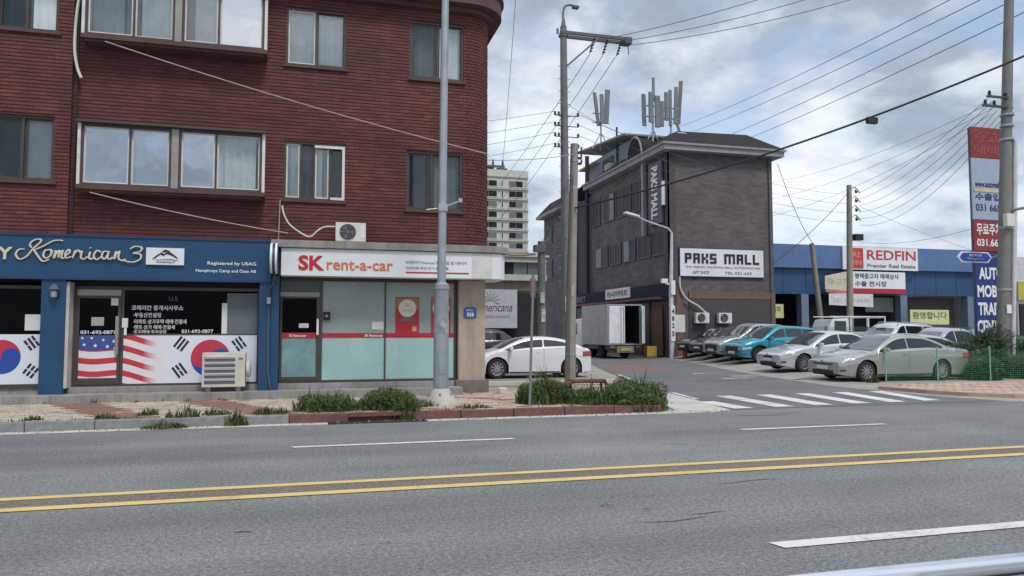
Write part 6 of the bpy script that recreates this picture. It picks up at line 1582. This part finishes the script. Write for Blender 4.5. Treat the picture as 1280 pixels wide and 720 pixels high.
weeds('shrub', 'round dense green shrub at the pavement corner right of the rusty rack', 'shrub', 6.3, 14.0, .10, .75, .58, .55, 1100, lv=4200, ls=.03, dry=.25)
weeds('weed_clump', 'weeds growing between the rusty rack and the thin sign post', 'weeds', 5.3, 14.0, .12, .5, .35, .40, 700, lv=700, dry=.3)
weeds('weed_clump', 'low weeds hanging over the kerb before the rusty rack', 'weeds', 5.5, 13.6, .12, .45, .14, .22, 250, dry=.3)
for k, (x, y, h_, r_, lab) in enumerate(((-2.1, 13.42, .24, .22, 'grass tuft on the kerb line straight below the cream louvred unit'), (-2.35, 13.15, .13, .3, 'flat tuft in the gutter below the cream louvred unit'), (-1.25, 13.25, .20, .16, 'grass tuft at the kerb just left of the faded red kerb stones'),
      (-2.75, 14.0, .16, .13, 'small tuft on the paving before the flag window'), (-4.4, 13.7, .12, .12, 'small tuft on the paving below the shop door'), (-5.6, 13.75, .10, .14, 'tiny tuft on the paving at the far left'), (-5.0, 13.55, .09, .12, 'tiny tuft left of the one below the shop door'),
      (-1.6, 13.75, .16, .2, 'sparse grass on the paving before the blue pillar'), (-.7, 13.65, .16, .25, 'sparse grass at the start of the faded red kerb'), (-3.3, 13.6, .08, .15, 'scrap of grass between the two small tufts left of the unit'), (2.0, 14.2, .14, .25, 'short grass round the left of the street light foot'), (2.9, 13.7, .07, .3, 'thin moss and grass right of the street light foot'))):
    weeds('grass_tuft', lab, 'grass tuft', x, y, .0 if y < 13.3 else .13, r_ * 1.3, r_ * .5, h_ * random.uniform(.8, 1.3), int(random.uniform(110, 190) * r_ / .2), dry=.35, lv=int(200 * r_), ls=.022)
weeds('weed_clump', 'weeds spilling over the kerb at the pavement corner right of the rusty rack', 'weeds', 6.25, 13.42, .02, .55, .16, .36, 650, lv=900, dry=.2)
# rusty rack in the bushes
m_rust = mat('rusty_red', (.16, .055, .035), .85, var=.35, vs=8, bump=.002, dirt=.3)
rk = thing('guard_rail', 'rusty red low hoop rack standing among the kerb weeds', 'rack', (5.3, 14.3, .12))
obj('top_rail', MB().tube(catmull([(4.92, 14.1, .12), (4.93, 14.1, .42), (4.98, 14.1, .54), (5.1, 14.1, .57), (5.5, 14.1, .57), (5.72, 14.1, .56), (5.78, 14.1, .50)], 4), .035, 8), m_rust, rk, smooth=True)
obj('top_plate', MB().box(5.02, 5.75, 14.02, 14.26, .55, .61), m_rust, rk, bevel=.015)
obj('leg', MB().tube([(5.7, 14.2, .1), (5.7, 14.2, .56)], .025, 6), m_rust, rk); obj('leg', MB().tube([(5.05, 14.25, .1), (5.05, 14.25, .56)], .025, 6), m_rust, rk)
# roadside shrubs by the pylon
def shrub(label, x, y, rx, ry, h, n, m, group='shrubs by the pylon'):
    t_ = thing('shrub', label, 'shrub', (x, y, 0), group); mb = MB()
    for k in range(5):
        a = random.random() * 6.28; c = (x + rx * .5 * math.cos(a), y + ry * .5 * math.sin(a), h * random.uniform(.35, .6))
        leaves(mb, c, (rx * .62, ry * .62, h * .46), n // 5, .06)
    blades(mb, x, y, 0, rx, ry, h * 1.05, n // 6, .014, .4)
    obj('foliage', mb, m, t_)
    st = MB()
    for k in range(7):
        a = random.random() * 6.28; st.tube([(x, y, 0), (x + rx * .3 * math.cos(a), y + ry * .3 * math.sin(a), h * .45), (x + rx * .6 * math.cos(a), y + ry * .6 * math.sin(a), h * .85)], [.02, .014, .006], 5)
    obj('stem', st, m_slabbrown, t_)
shrub('tall dark shrub behind the netting, right of the silver beige saloon', 21.6, 20.6, .8, .8, 1.35, 4200, m_leafd)
shrub('bushy dark shrub directly left of the thick utility pole', 22.9, 20.9, .9, .8, 1.75, 5200, m_leafd)
shrub('green shrub at the very right edge behind the thick pole', 25.4, 21.4, 1.1, .9, 1.5, 5200, m_leaf)
shrub('low shrub in front of the thick pole foot', 23.2, 19.5, .9, .5, .8, 2600, m_leafd)
shrub('low spreading shrub along the netting beside the rear of the saloon', 21.0, 19.3, .7, .45, .75, 2200, m_leafd)
shrub('low green shrub right of the thick pole foot', 25.0, 19.6, 1.0, .6, .85, 2600, m_leaf)
shrub('shrub beyond the right edge of the pavement', 27.4, 20.4, 1.2, .9, 1.5, 3000, m_leafd)
weeds('grass_tuft', 'small tuft on the asphalt by the front wheel of the silver beige saloon', 'grass tuft', 16.6, 19.1, 0, .2, .12, .25, 160, m=m_leafd, dry=.3)

# ================================================================ green netting fences
m_greend = mat('dark_green_net', (.03, .13, .085), .6)
def netting(name, label, pts, h, step, r, sag=.06, posts=True, pr=.035, wire=.004):
    f = thing(name, label, 'fence', (pts[0][0], pts[0][1], 0)); net = MB()
    for (xa, ya), (xb, yb) in zip(pts, pts[1:]):
        A, B = Vector((xa, ya, 0)), Vector((xb, yb, 0)); ln = (B - A).length; n = int(ln / step)
        top = lambda u: h - sag * 4 * u * (1 - u)
        for k in range(n + 1):
            u = k / n; p = A.lerp(B, u); d = (B - A).normalized() * wire
            net.add([p - d + Vector((0, 0, .05)), p + d + Vector((0, 0, .05)), p + d + Vector((0, 0, top(u))), p - d + Vector((0, 0, top(u)))], [(0, 1, 2, 3)])
        m_ = int(h / step)
        for j in range(m_ + 1):
            vs = []
            for k in range(7):
                u = k / 6; z = .05 + (top(u) - .05) * j / m_; p = A.lerp(B, u)
                vs += [p + Vector((0, 0, z - wire)), p + Vector((0, 0, z + wire))]
            net.add(vs, [(2 * k, 2 * k + 2, 2 * k + 3, 2 * k + 1) for k in range(6)])
    tag(obj('net', net, m_green if wire < .01 else m_greend, f), kind='stuff')
    if posts:
        for (x, y) in pts: obj('post', MB().tube([(x, y, 0), (x, y, h + .05)], pr, 8), mat('green_post', (.16, .42, .24), .5) if wire < .01 else m_greend, f)
    return f
netting('netting_fence', 'green netting on thin posts before the silver beige saloon and shrubs', [(17.0, 19.0), (18.7, 18.75), (20.8, 18.8), (23.0, 19.0), (26, 19.1), (30, 19.3)], 1.05, .075, .003, .12, pr=.022, wire=.0028)
mf = netting('mesh_fence', 'green mesh fence at the back of the car park before the blue hall', [(25.5, 36.2), (28.5, 36.4), (31.5, 36.6), (34.5, 36.8), (38, 37), (42, 37.2)], 1.5, .12, .01, 0, pr=.05, wire=.012)
mf.location.z = .3
obj_small = tag(obj('pipe_stub', MB().lathe([(.12, 0), (.12, .12), (.09, .14)], 12, c=(4.3, 16.9, .12)), m_conc2), 'short concrete stub at the foot of the stone pillar', 'stub')
tag(obj('kerb_block', MB().box(4.5, 8.8, 20.6, 20.8, .0, .13), m_conc2, bevel=.02), 'concrete parking kerb in front of the white hatchback', 'kerb')
# litter of small stones along the gutter
gv = MB()
for _ in range(260):
    x = random.uniform(-9, 8); y = random.choice((random.uniform(13.12, 13.29), random.uniform(13.0, 13.28)))
    s = random.uniform(.006, .02); M = Matrix.Translation((x, y, .006 + s * .4)) @ Matrix.Rotation(random.random() * 3, 4, 'Z')
    gv.mbox(M, s * 1.6, s, s)
tag(obj('gutter_grit', gv, m_conc), 'loose grit lying along the gutter', 'grit', kind='stuff')
lf = MB()
for _ in range(420):
    x = random.uniform(-9, 7); y = 13.3 - abs(random.gauss(0, .1)) if random.random() < .5 else random.uniform(13.5, 16.4)
    if y < 13.0: continue
    s = random.uniform(.012, .03); z = .012 if y < 13.3 else .15
    M = Matrix.Translation((x, y, z)) @ Matrix.Rotation(random.random() * 6, 4, 'Z') @ Matrix.Rotation(random.uniform(-.4, .4), 4, 'X')
    lf.add([M @ Vector(q) for q in ((-s, 0, 0), (0, -s * .4, .003), (s, 0, 0), (0, s * .4, .003))], [(0, 1, 2, 3)])
tag(obj('leaf_litter', lf, leafmat('dry_leaf', (.10, .07, .035), (.16, .12, .06))), 'dry leaf litter scattered over the pavement and gutter', 'leaf litter', kind='stuff')
jg = MB()
for _ in range(150):
    x = random.uniform(-9, 7); y = random.choice((13.47, 13.48, random.uniform(13.5, 14.6), 16.55)) 
    blades(jg, x, y, .13, random.uniform(.03, .12), .02, random.uniform(.04, .12), random.randint(4, 14), .006)
tag(obj('joint_grass', jg, m_grass), 'thin grass growing in the paving joints and along the kerb', 'grass', kind='stuff')
